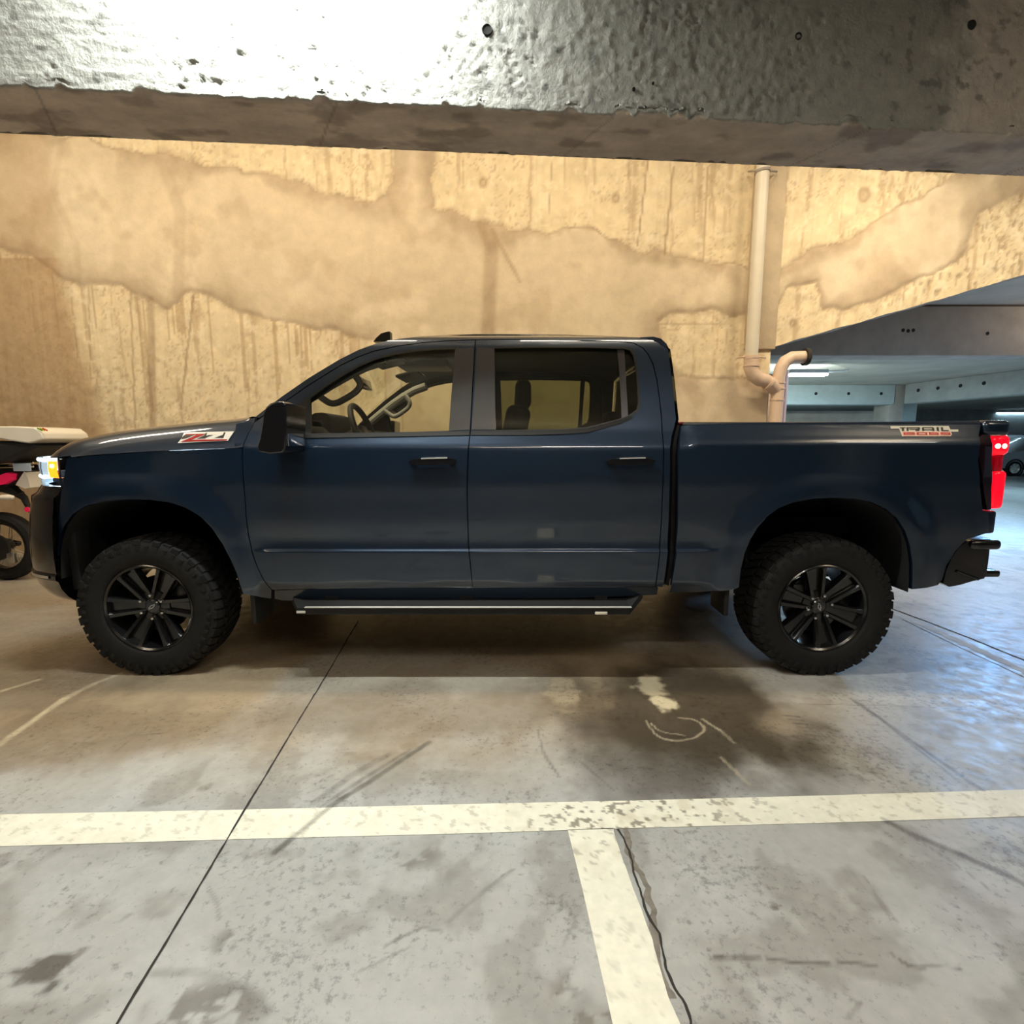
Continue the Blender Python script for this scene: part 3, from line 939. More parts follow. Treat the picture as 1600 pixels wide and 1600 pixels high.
pipe2 = pipe
X0 = pb(1213, 640)[0]
zt2 = pb(1214, 575)[2]
B().tube([(X0, PB, 0), (X0, PB, zt2 - 0.1), (X0 + 0.02, PB, zt2), (X0 + 0.06, PB + .005, zt2 + 0.07), (X0 + 0.13, PB + .01, zt2 + 0.11), (X0 + 0.30, PB + 0.02, zt2 + 0.12)], PR, 24).build('downpipe', 'pvcdirty', pipe2)
for z_ in (zt2 - 0.16, zt2 - 0.22, pb(1214, 625)[2]):
    B().tube([(X0, PB, z_ - 0.008), (X0, PB, z_ + 0.008)], PR * 1.08, 24).build('collar', 'pvcdirty', pipe2)
B().tube([(X0 + 0.27, PB + 0.02, zt2 + 0.12), (X0 + 0.31, PB + 0.02, zt2 + 0.12)], PR * 1.4, 24).build('flange', 'joint', pipe2)
pipe3 = thing('conduit_pipe', (X0 + 0.10, PB + 0.02, 0), 'thin lilac conduit standing right of the pinkish drain pipe', 'pipe')
B().tube([(X0 + 0.10, PB + 0.02, 0), (X0 + 0.10, PB + 0.02, zt2 - 0.02)], 0.018, 10).build('conduit', mat('lilac_conduit', srgb(190, 180, 200), 0.4), pipe3)
B().box((X0 + 0.24, PB + 0.62, (zt2 + 0.0) / 2), (0.16, 0.2, zt2)).build('concrete_column', 'pvcdirty', kind='structure')
# ------------------------------------------------------------------ the pickup truck
YC = 3.77
WCX = (-2.05, 1.75)
WCZ, WR = 0.395, 0.405
cab_cross = Pchip([.30, .40, .47, .55, .75, .85, 1.0, 1.14, 1.165, 1.26, 1.292, 1.304, 1.345, 1.385, 1.45, 1.65, 1.82, 1.87, 1.90, 1.925, 1.945],
                  [.94, .975, .992, 1.0, 1.004, 1.012, 1.018, 1.0255, 1.0245, 1.018, 1.0145, 1.0105, .990, .970, .948, .876, .803, .776, .752, .712, .65])
box_cross = Pchip([.30, .40, .47, .55, .75, .85, 1.0, 1.14, 1.165, 1.26, 1.308, 1.322, 1.36, 1.40, 1.425, 1.44, 1.47, 2.0],
                  [.94, .975, .992, 1.0, 1.004, 1.012, 1.018, 1.0255, 1.0245, 1.018, 1.014, 1.010, .992, .973, .960, .940, .87, .8])
plan_front = Pchip([-2.99, -2.96, -2.90, -2.84, -2.78, -2.70, -2.62, -2.55, -2.45, -2.35, -2.0], [1.2, .98, .60, .40, .27, .155, .085, .045, .012, 0, 0])
plan_rear = Pchip([2.0, 2.50, 2.60, 2.66, 2.70, 2.73, 2.76], [0, .006, .018, .035, .065, .12, .25])


def HW(x, z):
    """half width of the body at station x and height z"""
    x, z = np.asarray(x, float), np.asarray(z, float)
    w = np.maximum(sstep(.93, .99, x), 1 - sstep(-1.50, -1.40, x))
    h = cab_cross(z) * (1 - w) + box_cross(z) * w
    # protruding sill band under the doors, ending in a small upward-facing ledge
    wx = sstep(-1.43, -1.33, x) * (1 - sstep(1.04, 1.13, x))
    h = h + 0.011 * sstep(.47, .56, z) * (1 - sstep(.724, .744, z)) * wx
    # shallow dished band above the ledge
    h = h - 0.006 * np.exp(-((z - .80) / .05) ** 2) * wx
    for xc in WCX:
        q = (np.abs((x - xc) / .50) ** 2.6 + np.abs(np.clip(z - WCZ, -.02, 9) / .61) ** 2.6) ** (1 / 2.6)
        h = h + 0.026 * (1 - sstep(1.06, 1.30, q)) * (1 - sstep(1.12, 1.22, z)) * sstep(.2, .45, z)
    h = h - np.where(x < -2.0, plan_front(x), 0) - np.where(x > 2.0, plan_rear(x), 0)
    return h


def S(px, py, off=0.0):
    """pixel -> (x, z) on the near body side"""
    Y = 2.78
    for _ in range(40):
        x, z = at(px, py, Y)
        Y = 0.5 * Y + 0.5 * (YC - float(HW(x, z)) - off)
    return x, z


def Sl(pts, off=0.0):
    return [S(p[0], p[1], off) for p in pts]


def inset(poly, d):
    n = len(poly)
    A = sum(poly[i][0] * poly[(i + 1) % n][1] - poly[(i + 1) % n][0] * poly[i][1] for i in range(n))
    sg = 1 if A > 0 else -1
    out = []
    for i in range(n):
        p0, p1, p2 = Vector(poly[i - 1]), Vector(poly[i]), Vector(poly[(i + 1) % n])
        e1, e2 = (p1 - p0), (p2 - p1)
        if e1.length < 1e-6 or e2.length < 1e-6:
            out.append(tuple(p1))
            continue
        e1.normalize()
        e2.normalize()
        n1 = Vector((-e1.y, e1.x)) * sg
        n2 = Vector((-e2.y, e2.x)) * sg
        m = n1 + n2
        if m.length < 1e-3:
            m = n1
        m.normalize()
        k = max(0.35, m.dot(n1))
        out.append(tuple(p1 + m * d / k))
    return out


ZCUT = sorted(set([round(v, 4) for v in np.arange(.36, 1.96, .045)] + [.50, .53, .724, .729, .734, .739, .744, .75, .775, 1.12, 1.14, 1.152, 1.165, 1.28, 1.292, 1.304, 1.312, 1.32, 1.345, 1.365, 1.40, 1.415, 1.43, 1.44]))


def panel(name, poly, m, parent, side=-1, holes=(), off=0.0, thick=.03, gap=.0028, back='trim_dark', cell=.05, hfun=None, **kw):
    """a curved body panel with thickness; poly and holes are (x, z) outlines on the body side"""
    hf = hfun or HW
    if gap:
        poly = inset(poly, gap)
        holes = [inset(h, -gap) for h in holes]
    loops = [[Vector((p[0], p[1], 0)) for p in l] for l in [poly] + list(holes)]
    flat = [v for l in loops for v in l]
    tris = tessellate_polygon(loops)
    bm = bmesh.new()
    bv = [bm.verts.new(v) for v in flat]
    for t in tris:
        try:
            bm.faces.new([bv[i] for i in t])
        except ValueError:
            pass
    xs_ = [v.x for v in flat]
    zs_ = [v.y for v in flat]
    x = math.ceil(min(xs_) / cell) * cell
    while x < max(xs_):
        bmesh.ops.bisect_plane(bm, geom=bm.verts[:] + bm.edges[:] + bm.faces[:], plane_co=(x, 0, 0), plane_no=(1, 0, 0), dist=1e-6)
        x += cell
    for z in ZCUT:
        if min(zs_) < z < max(zs_):
            bmesh.ops.bisect_plane(bm, geom=bm.verts[:] + bm.edges[:] + bm.faces[:], plane_co=(0, z, 0), plane_no=(0, 1, 0), dist=1e-6)
    bm.verts.index_update()
    P = np.array([(v.co.x, v.co.y) for v in bm.verts])
    faces = [[v.index for v in f.verts] for f in bm.faces]
    bed = [(e.verts[0].index, e.verts[1].index) for e in bm.edges if len(e.link_faces) == 1]
    bm.free()
    # winding
    q0 = faces[0]
    area2 = sum(P[q0[i]][0] * P[q0[(i + 1) % len(q0)]][1] - P[q0[(i + 1) % len(q0)]][0] * P[q0[i]][1] for i in range(len(q0)))
    N = len(P)
    e = .002
    h = hf(P[:, 0], P[:, 1])
    hx = (hf(P[:, 0] + e, P[:, 1]) - hf(P[:, 0] - e, P[:, 1])) / (2 * e)
    hz = (hf(P[:, 0], P[:, 1] + e) - hf(P[:, 0], P[:, 1] - e)) / (2 * e)
    nrm = np.stack([-hx, np.full(N, float(side)), -hz], -1)
    nrm /= np.linalg.norm(nrm, axis=1)[:, None]
    F = np.stack([P[:, 0], YC + side * (h + off), P[:, 1]], -1)
    K = np.stack([P[:, 0], YC + side * (h + off - thick), P[:, 1]], -1)
    vs = np.concatenate([F, K])
    fs = [list(f) for f in faces] + [[i + N for i in f][::-1] for f in faces]
    rim = []
    vl = [tuple(v) for v in vs]
    norms = [tuple(n) for n in nrm] + [tuple(-n) for n in nrm]
    # orient each front face towards the outside
    for k_, f in enumerate(faces):
        a, b_, c_ = (Vector(vl[f[0]]), Vector(vl[f[1]]), Vector(vl[f[2]]))
        nn = (b_ - a).cross(c_ - a)
        if nn.y * side < 0:
            fs[k_] = fs[k_][::-1]
            fs[k_ + len(faces)] = fs[k_ + len(faces)][::-1]
    # rim: own vertices so that its edge stays crisp, with a narrow rounded lip
    for a, b_ in bed:
        i = len(vl)
        vl += [vl[a], vl[b_], vl[b_ + N], vl[a + N]]
        ed = Vector(vl[b_]) - Vector(vl[a])
        rn = ed.cross(Vector((0, 1, 0))).normalized()
        norms += [tuple(rn)] * 4
        fs.append([i, i + 1, i + 2, i + 3])
    me = bpy.data.meshes.new(name)
    me.from_pydata(vl, [], fs)
    me.materials.append(M[m] if isinstance(m, str) else m)
    me.materials.append(M[back])
    mi = np.zeros(len(fs), np.int32)
    mi[len(faces):2 * len(faces)] = 1
    me.polygons.foreach_set('material_index', mi)
    me.shade_smooth()
    # fix rim winding so that normals agree
    me.normals_split_custom_set_from_vertices([Vector(n) for n in norms])
    return link(name, me, parent, **kw)


truck = thing('pickup_truck', (0, YC, 0), 'dark navy blue crew cab pickup truck with black wheels, lamps lit, parked side-on', 'pickup truck')

# ---- outlines traced on the near side
GAP_FD = [(397, 660), (388, 676), (380, 696), (378.5, 715), (380, 740), (382, 770), (384.5, 805), (388, 835), (394, 863), (402, 886), (412, 906), (425, 922)]
GAP_DD = [(743, 531), (741.5, 560), (738, 620), (735, 676), (732, 700), (730.5, 740), (730, 770), (731, 810), (732, 850), (735, 880), (738, 917)]
GAP_RD = [(965, 533.5), (990, 536), (1005, 544), (1013, 554), (1020, 568), (1026, 592), (1030, 620), (1034, 655), (1036, 690), (1036, 750), (1034, 800), (1031, 855), (1028, 890), (1024, 917)]
TOPS = [(405, 654), (430, 637), (460, 617.5), (482, 602), (530, 572), (560, 557.5), (585, 548.5), (622, 540.5), (660, 535.5), (700, 532.5), (743, 531)]
TOPS2 = [(743, 531), (800, 530.5), (880, 531.5), (965, 533.5)]
SIL = [(398, 651), (420, 634), (440, 619), (482, 590), (530, 561), (560, 546), (585, 537), (605, 532), (622, 529), (660, 525.5), (700, 523.5), (742, 522), (800, 522), (880, 523),
       (950, 525), (1000, 527.5), (1018, 530.5), (1030, 536), (1038, 541.5)]
CABBACK = [(1044, 545), (1047, 565), (1051, 595), (1054.5, 630), (1057, 655), (1054, 668), (1050, 682), (1047.5, 700), (1047, 760), (1045.5, 810), (1044, 860), (1041, 890), (1036, 918)]
SILL = [(425, 922), (500, 920.5), (600, 919), (738, 917), (850, 917), (950, 917), (1024, 917)]
FWIN = [(484.5, 623), (510, 604), (535, 588), (560, 574), (585, 563), (610, 555.5), (640, 550), (675, 546.5), (711.5, 545), (709, 575), (705, 620), (701.5, 673), (640, 675), (560, 676.5), (485.5, 677.5)]
RWIN = [(772.5, 544.5), (850, 543), (920, 543.5), (975, 545), (985, 548), (990, 556), (994, 580), (996.5, 610), (997.5, 630), (995, 640), (984, 648), (966, 655), (940, 662), (917, 667.5), (880, 670), (774.5, 672)]
ARCH_F = [(95, 953), (91, 930), (90, 900), (90, 870), (93, 845), (101, 822), (114, 804), (132, 792), (160, 784), (195, 781), (232, 781.5), (262, 785), (288, 793), (312, 807), (331, 826), (347, 850), (359, 873), (369, 895), (378, 925)]
ARCH_R = [(1155, 918), (1158, 890), (1164, 865), (1173, 843), (1184, 825), (1199, 808), (1216, 795), (1238, 786), (1270, 780), (1305, 778.5), (1335, 780), (1360, 785), (1382, 794), (1400, 809), (1413, 829), (1421, 852), (1425, 880), (1425, 905), (1424, 921)]
SEAM_H = [(104, 716), (150, 711), (200, 707.5), (260, 704), (320, 701.5), (379, 699.5)]


def mirror_sides():
    return (-1, 1)


for sd in (-1, 1):
    near = sd < 0
    # fender
    fpoly = Sl(SEAM_H + GAP_FD[3:] + [(424, 936), (410, 934), (394, 931), (380, 929)] + ARCH_F[::-1][1:-3] + [(90, 862), (91, 830), (92, 800), (95, 770), (100, 742)])
    fender = panel('fender', fpoly, 'paint', truck, sd)
    # doors
    win = Sl(FWIN)
    fd = panel('front_door', Sl(GAP_FD[0:1] + TOPS[1:] + GAP_DD[1:] + SILL[3:0:-1] + GAP_FD[::-1][:-1]), 'paint', truck, sd, holes=[win])
    rwin = Sl(RWIN)
    rd = panel('rear_door', Sl(TOPS2 + GAP_RD[1:] + SILL[-2:2:-1] + GAP_DD[::-1][1:-1]), 'paint', truck, sd, holes=[rwin])
    # glass
    g1 = inset(win, -.012)
    panel('window_glass', g1, 'glass', fd, sd, off=-.016, thick=.004, gap=0, back='glass')
    # rear: main pane, divider bar, quarter pane
    main = Sl([(772, 543), (850, 542), (920, 542), (967, 543), (969, 600), (973, 653), (940, 664), (917, 669), (880, 672), (774, 674)])
    panel('window_glass', main, 'glass_dark', rd, sd, off=-.016, thick=.004, gap=0, back='glass_dark')
    panel('window_divider', Sl([(964.5, 543), (975.5, 543), (979, 600), (982, 650), (972, 655), (970, 600)]), 'pillar', rd, sd, off=-.008, thick=.012, gap=0)
    panel('quarter_glass', Sl([(974, 543), (986, 547), (992, 556), (996, 580), (999, 612), (1000, 632), (996, 642), (981, 652), (978, 600)]), 'glass_dark', rd, sd, off=-.018, thick=.004, gap=0, back='glass_dark')
    # pillar films and window trims
    panel('pillar_trim', Sl([(711, 544.5), (741, 542.5), (737.5, 620), (734, 672), (701, 673.5), (705, 620)]), 'pillar', fd, sd, off=.003, thick=.012, gap=.002)
    panel('pillar_trim', Sl([(744.5, 542.5), (773, 544), (773.5, 610), (775.5, 672), (736.5, 672), (740.5, 620)]), 'pillar', rd, sd, off=.003, thick=.012, gap=.002)
    panel('mirror_sail', Sl([(456, 636), (470, 628), (485, 619), (486, 677), (456, 679)]), 'satin_black', fd, sd, off=.003, thick=.02, gap=0)

    def ring(outline, w, name, m_, par, o=.002, th=.02):
        panel(name, inset(outline, -w), m_, par, sd, holes=[outline], off=o, thick=th, gap=0)
    ring(win, .011, 'window_trim', 'satin_black', fd)
    ring(rwin, .011, 'window_trim', 'satin_black', rd)
    panel('belt_moulding', Sl([(455, 677), (560, 676), (701, 673.5), (734, 673), (733.5, 680), (640, 682), (520, 684), (457, 685)]), 'belt', fd, sd, off=.005, thick=.02, gap=.001)
    panel('belt_moulding', Sl([(736, 672.5), (830, 672.5), (880, 671), (917, 668.5), (945, 661.5), (970, 654.5), (985, 649), (989, 653), (970, 662), (945, 669), (917, 676), (880, 678.5), (830, 680), (735.5, 680)]), 'belt', rd, sd, off=.005, thick=.02, gap=.001)
    # cab frame: pillar, roof rail, rear corner
    frame = panel('cab_frame', Sl([(398, 651.5)] + SIL[1:] + CABBACK + GAP_RD[::-1] + TOPS2[::-1][1:] + TOPS[::-1][1:]), 'paint', truck, sd, thick=.06)
    # rocker panel
    panel('rocker_panel', Sl([(427, 923)] + SILL[1:] + [(1030, 919), (1028, 931), (900, 936), (738, 938), (560, 940), (440, 940), (427, 937)]), 'gloss_black' if False else 'paint', truck, sd, off=-.012)
    # bed side
    bed_top = [(1064, 664.5), (1100, 662), (1200, 660), (1300, 659), (1400, 658), (1480, 657), (1530, 656.5)]
    bed = panel('bed_side', Sl(bed_top + [(1530, 680), (1529, 720), (1532, 760), (1536, 797), (1545, 800), (1546, 832), (1511, 843), (1494, 861), (1479, 884), (1473, 905), (1466, 915), (1424, 921.5)]
                               + ARCH_R[::-1][1:] + [(1148, 921), (1130, 924), (1090, 926), (1045, 926.5), (1051, 900), (1056, 870), (1058, 830), (1059, 760), (1059.5, 710), (1061.5, 690)]), 'paint', truck, sd)
    # dark liners behind the wheels
    for (xc, arch) in zip(WCX, (ARCH_F, ARCH_R)):
        o = Sl([p for p in arch if p[1] < 930])
        rows = []
        for y_ in (.985, .45):
            rows.append([(p[0] * .985 + xc * .015, YC + sd * y_ if y_ < .9 else YC + sd * (float(HW(*p)) - .012), p[1] + (0 if i not in (0, len(o) - 1) else -.02)) for i, p in enumerate(o)])
        b = B().grid(rows)
        b.add([(p[0], YC + sd * .45, p[1]) for p in o], [tuple(range(len(o)))])
        b.build('wheel_liner', 'dark', truck, fix=False)
    # inside edge band of the cab to bed gap
    panel('gap_filler', Sl([(1040, 660), (1068, 664), (1063, 690), (1062, 760), (1060, 860), (1050, 920), (1032, 915), (1040, 860), (1040, 700)]), 'dark', truck, sd, off=-.06, thick=.02, gap=0)
    # dark strips added behind the door gaps to stop light leaking through
    for line in (GAP_DD, GAP_RD, TOPS + TOPS2[1:]):
        lft = [(p[0] - (7 if line is not TOPS else 0), p[1] + (8 if line[0] == TOPS[0] else 0)) for p in line]
        rgt = [(p[0] + (7 if line is not TOPS else 0), p[1] - (5 if line[0] == TOPS[0] else 0)) for p in line]
        if line[0] == TOPS[0]:
            lft = [(p[0], p[1] + 7) for p in line]
            rgt = [(p[0], p[1] - 4) for p in line]
        panel('gap_light_stop', Sl(lft + rgt[::-1]), 'dark', truck, sd, off=-.033, thick=.012, gap=0, back='dark')
    # running board
    z0 = .355
    b = B()
    xa, xb = at(440, 945, 2.70)[0], at(1012, 945, 2.70)[0]
    prof = lambda dz, y0, y1, x0, x1: [(x0, y0, dz), (x1, y1, dz)]
    yo, yi = 1.085, .93
    pts = [(xa, .94, .425), (xa + .09, yo, .40), (xb - .10, yo, .40), (xb, .96, .455)]
    b.grid([[(x, YC + sd * (yo_ if k else yi), z + dz) for x, yo_, z in pts] for k, dz in ((0, .05), (1, .03), (1, -.006), (0, -.03), (0, .05))])
    for i in (0, 3):
        x, yo_, z = pts[i]
        b.add([(x, YC + sd * yi, z + .05), (x, YC + sd * yo_, z + .03), (x, YC + sd * yo_, z - .006), (x, YC + sd * yi, z - .03)], [(0, 1, 2, 3)])
    rbd = b.build('running_board', 'dark', truck, smooth=20)
    B().box(((xa + xb) / 2 + .02, YC + sd * (yo - .004), .434), (xb - xa - .22, .02, .005), bev=.002).build('edge_strip', 'silver', rbd, label='thin bright metal edge strip')
    B().box((at(471, 957, 2.69)[0], YC + sd * (yo + .001), .408), (.05, .008, .014), bev=.003).build('edge_clip', 'silver', rbd)
    if near:
        lx, lz = at(939.5, 957.5, 2.683)
        pl = B().box((lx, YC + sd * (yo + .002), .402), (.066, .006, .016), bev=.002).build('label_plate', 'cream', rbd, label='small white label plate')
    for k in (0.12, 0.5, 0.88):
        B().box((xa + (xb - xa) * k, YC + sd * .86, .44), (.07, .24, .05)).build('board_bracket', 'dark', rbd)
    # mud flap and splash bracket
    fx0 = S(393, 930)[0]
    B().box((fx0 - .01, YC + sd * .86, .40), (.03, .24, .20), bev=.01).build('mud_flap', 'plastic', truck)
    rx0 = S(1144, 925)[0]
    B().box((rx0, YC + sd * .86, .42), (.03, .20, .16), bev=.008).build('mud_flap', 'plastic', truck)
    # door handles
    for par, (ox, w_) in ((fd, (638, 78)), (rd, (944, 76))):
        def hp(dx_, y_):
            return S(ox + dx_, y_)
        cupo = [hp(20, 722), hp(24, 714), hp(34, 711.5), hp(46, 711.5), hp(54, 715), hp(56, 724), hp(53, 731), hp(44, 734), hp(30, 734), hp(22, 730)]
        panel('handle_cup', cupo, 'paint', par, sd, off=.0015, thick=.01, gap=0)
        bar = [hp(2, 720), hp(8, 717), hp(40, 715.5), hp(66, 715.5), hp(76, 717.5), hp(77, 722), hp(70, 725), hp(40, 726.5), hp(10, 726), hp(3, 724)]
        hb = panel('door_handle', bar, 'gloss_black', par, sd, off=.034, thick=.016, gap=0, cell=.02)
        for dx_ in (8, 68):
            q = hp(dx_, 721)
            B().box((q[0], YC + sd * (float(HW(*q)) + .01), q[1]), (.03, .04, .02), bev=.005).build('handle_mount', 'gloss_black', par)
        q0, q1 = hp(22, 716.0), hp(62, 715.0)
        B().tube([(q0[0], YC + sd * (float(HW(*q0)) + .034), q0[1]), (q1[0], YC + sd * (float(HW(*q1)) + .034), q1[1])], .0045, 8).build('handle_highlight_strip', 'chrome', par)  # chrome rod shaped in place of a reflection on the handle
    # tail lamp
    tl = panel('tail_lamp', Sl([(1529, 684), (1536, 679), (1547, 679), (1550, 690), (1550, 720), (1550, 760), (1549, 796), (1543, 797), (1538, 770), (1535, 742), (1531, 720), (1528, 700)]), 'tail_off', truck, sd, off=-.002, thick=.05, gap=0)

# ---- decals on the near side


def decal(name, px, m, parent, off=.003, thick=.003, label=None):
    return panel(name, Sl(px), m, parent, -1, off=off, thick=thick, gap=0, back=m if isinstance(m, str) else 'dark', label=label)


def scale_crop(pts, s, ox, oy):
    return [(x / s + ox, y / s + oy) for x, y in pts]


near_bed = [o for o in bpy.data.objects if o.name.startswith('bed_side')][0]
near_fender = [o for o in bpy.data.objects if o.name.startswith('fender')][0]


def sc2(*pts):
    return scale_crop(pts, 8.889, 1360, 640)


tb = decal('trail_decal', sc2((275, 228), (690, 226), (1080, 226), (1105, 276), (1215, 276), (1215, 308), (1110, 308), (1128, 340), (1110, 370), (440, 372), (420, 320), (395, 264), (285, 264)), 'cream', near_bed,
           label='cream and red bed-side decal reading TRAIL BOSS')
SK = 0.13   # slant


def stroke(x0, y0, x1, y1):
    return sc2((x0 + SK * (y0 - 230), y0), (x1 + SK * (y0 - 230), y0), (x1 + SK * (y1 - 230), y1), (x0 + SK * (y1 - 230), y1))


INK = []
# T R A I L, dark letters inside the cream outline
for r in ((400, 244, 478, 258), (424, 244, 452, 297),
          (490, 244, 516, 297), (490, 244, 672, 257), (648, 244, 674, 274), (530, 266, 674, 277), (612, 277, 664, 297),
          (706, 252, 730, 297), (715, 244, 862, 257), (845, 252, 872, 297), (730, 274, 850, 286),
          (908, 244, 936, 297), (968, 244, 996, 297), (968, 284, 1072, 297)):
    INK.append(stroke(*r))
for k in INK:
    decal('letter_stroke', k, 'inkblack', tb, off=.0045)
decal('letter_ground', sc2((428, 304), (1098, 304), (1122, 340), (1106, 368), (444, 370)), 'pinkcream', tb, off=.0036)
for r in ((438, 314, 462, 352), (438, 314, 585, 324), (470, 329, 570, 337), (438, 343, 585, 352), (570, 318, 596, 330), (570, 336, 596, 349),
          (622, 314, 646, 352), (622, 314, 766, 324), (622, 343, 766, 352), (744, 314, 770, 352),
          (790, 314, 925, 324), (790, 314, 815, 335), (790, 329, 925, 337), (902, 331, 928, 352), (790, 343, 925, 352),
          (950, 314, 1085, 324), (950, 314, 975, 335), (950, 329, 1085, 337), (1062, 331, 1088, 352), (950, 343, 1085, 352)):
    decal('letter_stroke', stroke(*r), 'redboss', tb, off=.0048)


def sc6(*pts):
    return scale_crop(pts, 13.333, 260, 660)

# ---- hood
zseam_px = [(60, 719), (98, 716), (150, 711), (200, 707.5), (260, 704), (320, 701.5), (379, 699.5), (400, 692)]
ztop_px = [(70, 708), (100, 694), (140, 684.5), (190, 675), (240, 668.5), (280, 664.5), (330, 659.5), (370, 656), (396, 652)]
sm = [at(x, y, 2.80) for x, y in zseam_px]
tp = [at(x, y, 2.92) for x, y in ztop_px]
zseam = Pchip([-3.3] + [p[0] for p in sm], [sm[0][1] - .01] + [p[1] for p in sm])
ztop = Pchip([-3.3] + [p[0] for p in tp], [tp[0][1] - .05] + [p[1] for p in tp])
xcowl = S(385, 660)[0]


def xfront(w):
    """front edge of the hood at half width w"""
    x = np.linspace(-2.985, -2.36, 200)
    h = .985 - plan_front(x)
    return np.interp(w, h, x)


sv = np.concatenate([-np.sin(np.linspace(math.pi / 2, 0, 30))[:-1], np.sin(np.linspace(0, math.pi / 2, 30))])
tv = np.linspace(0, 1, 44) ** 1.6
rows = []
for t in tv:
    row = []
    for s in sv:
        w = abs(s)
        xf = float(xfront(w * .975))
        xb = xcowl - .10 * (1 - w * w) if w < .99 else xcowl
        x = xf + (xb - xf) * t
        zs_ = float(zseam(x))
        hw = float(HW(max(x, -2.36), zs_)) - .003
        y = s * hw * (1 if x > -2.4 else 1)
        if x < -2.36:
            hx_ = float(.985 - plan_front(x)) + .02
            y = s * min(hw, max(hx_, w * .975))
        e = min((hw - abs(y)) / .20, (x - xf) / .24 + (0.0 if w > .97 else 0.0) + (hw - abs(y)) * 0) if t > 0 else 0
        e = max(0.0, min(1.0, e))
        side_e = max(0.0, min(1.0, (hw - abs(y)) / .20))
        frn = max(0.0, min(1.0, (x - xf) / .30))
        pr = (1 - (1 - side_e) ** 2.6)
        pf = (1 - (1 - frn) ** 2.2)
        k = pr * (.25 + .75 * pf) if frn < 1 else pr
        z = zs_ + (float(ztop(x)) - zs_) * k + .028 * side_e * (1 - (w * 1.0) ** 2) * pf
        # power-dome edges
        z += .012 * math.exp(-((abs(y) - .52) / .07) ** 2) * pf * pr
        row.append((x, YC + y, z))
    rows.append(row)
hood = B().grid(rows).build('hood', 'paint', truck, smooth=60, fix=False)
hood_pts = np.array(rows)


def HH(x, z):
    """half width of the hood flank at (x, z)"""
    x, z = np.broadcast_arrays(np.asarray(x, float), np.asarray(z, float))
    zs_ = zseam(x)
    zt_ = ztop(x)
    k = np.clip((z - zs_) / np.maximum(zt_ - zs_, .02), 0, .97)
    return HW(x, zs_) - .003 - .20 * (1 - (1 - k) ** (1 / 2.6))


def hpx(pts):
    out = []
    for px, py in pts:
        Y = 2.82
        for _ in range(40):
            x, z = at(px, py, Y)
            Y = .5 * Y + .5 * (YC - float(HH(x, z)))
        out.append((x, z))
    return out


def hdecal(name, px, m, parent, off):
    return panel(name, hpx(px), m, parent, -1, off=off, thick=.004, gap=0, back='dark', hfun=HH, cell=.03)


bdg = hdecal('hood_badge', sc6((250, 430), (330, 330), (385, 215), (850, 200), (1425, 185), (1290, 382)), 'silver', hood, .006)
bdg['label'] = 'silver and red Z71 hood badge'
hdecal('badge_inlay', sc6((330, 400), (560, 300), (640, 262), (400, 262), (425, 238), (815, 232), (790, 262), (520, 362), (1270, 348), (1285, 352), (1270, 372), (345, 402)), 'red', bdg, .0085)
hdecal('badge_gap', sc6((345, 305), (390, 262), (425, 258), (600, 262), (430, 330), (330, 345)), 'inkblack', bdg, .0075)
hdecal('badge_gap', sc6((650, 340), (800, 275), (830, 220), (865, 215), (845, 280), (900, 262), (990, 262), (870, 305), (815, 338)), 'inkblack', bdg, .0075)
hdecal('badge_gap', sc6((1015, 325), (1190, 258), (1215, 205), (1250, 205), (1200, 325)), 'inkblack', bdg, .0075)
for sd in (-1, 1):
    panel('cowl_corner', Sl([(368, 662), (384, 655), (398, 652.5), (396, 661), (387, 676), (379, 695), (377, 700), (366, 700)]), 'paint', truck, sd, off=-.006, thick=.02, gap=0)
# cowl and wiper strip
B().box((xcowl - .02, YC, 1.425), (.16, 1.66, .03), bev=.012).build('cowl_panel', 'plastic', truck)

# ---- windscreen, roof, cab back
sil = [(*p, float(HW(*p))) for p in Sl(SIL)]


def across(i0, i1, bow, crown, n=25, ins=.0, drop=0.0):
    rows = []
    for x, z, h in sil[i0:i1]:
        row = []
        for k in range(n):
            s = math.sin((k / (n - 1) - .5) * math.pi)
            row.append((x - bow * (1 - s * s), YC + s * (h - ins), z - drop + crown * (1 - abs(s) ** 2.4)))
        rows.append(row)
    return rows


B().grid(across(0, 9, .13, .0, ins=.05, drop=.012)).build('windscreen', 'glass', truck, smooth=60, fix=False)
roof = B().grid(across(8, len(sil), 0, .045)).build('roof', 'paint', truck, smooth=60, fix=False)
rows = across(7, len(sil) - 1, .0, .02, ins=.05, drop=.05)
B().grid(rows).build('headliner', 'trim_dark', truck, fix=False)
# front header band of the roof
B().grid([[(x - .10 * (1 - ((y - YC) / .8) ** 2), y, z - .01) for x, y, z in r] for r in (across(7, 8, .0, .0, ins=.05)[0], across(9, 10, 0, .03, ins=.05)[0])]).build('roof_header', 'trim_dark', truck, fix=False)
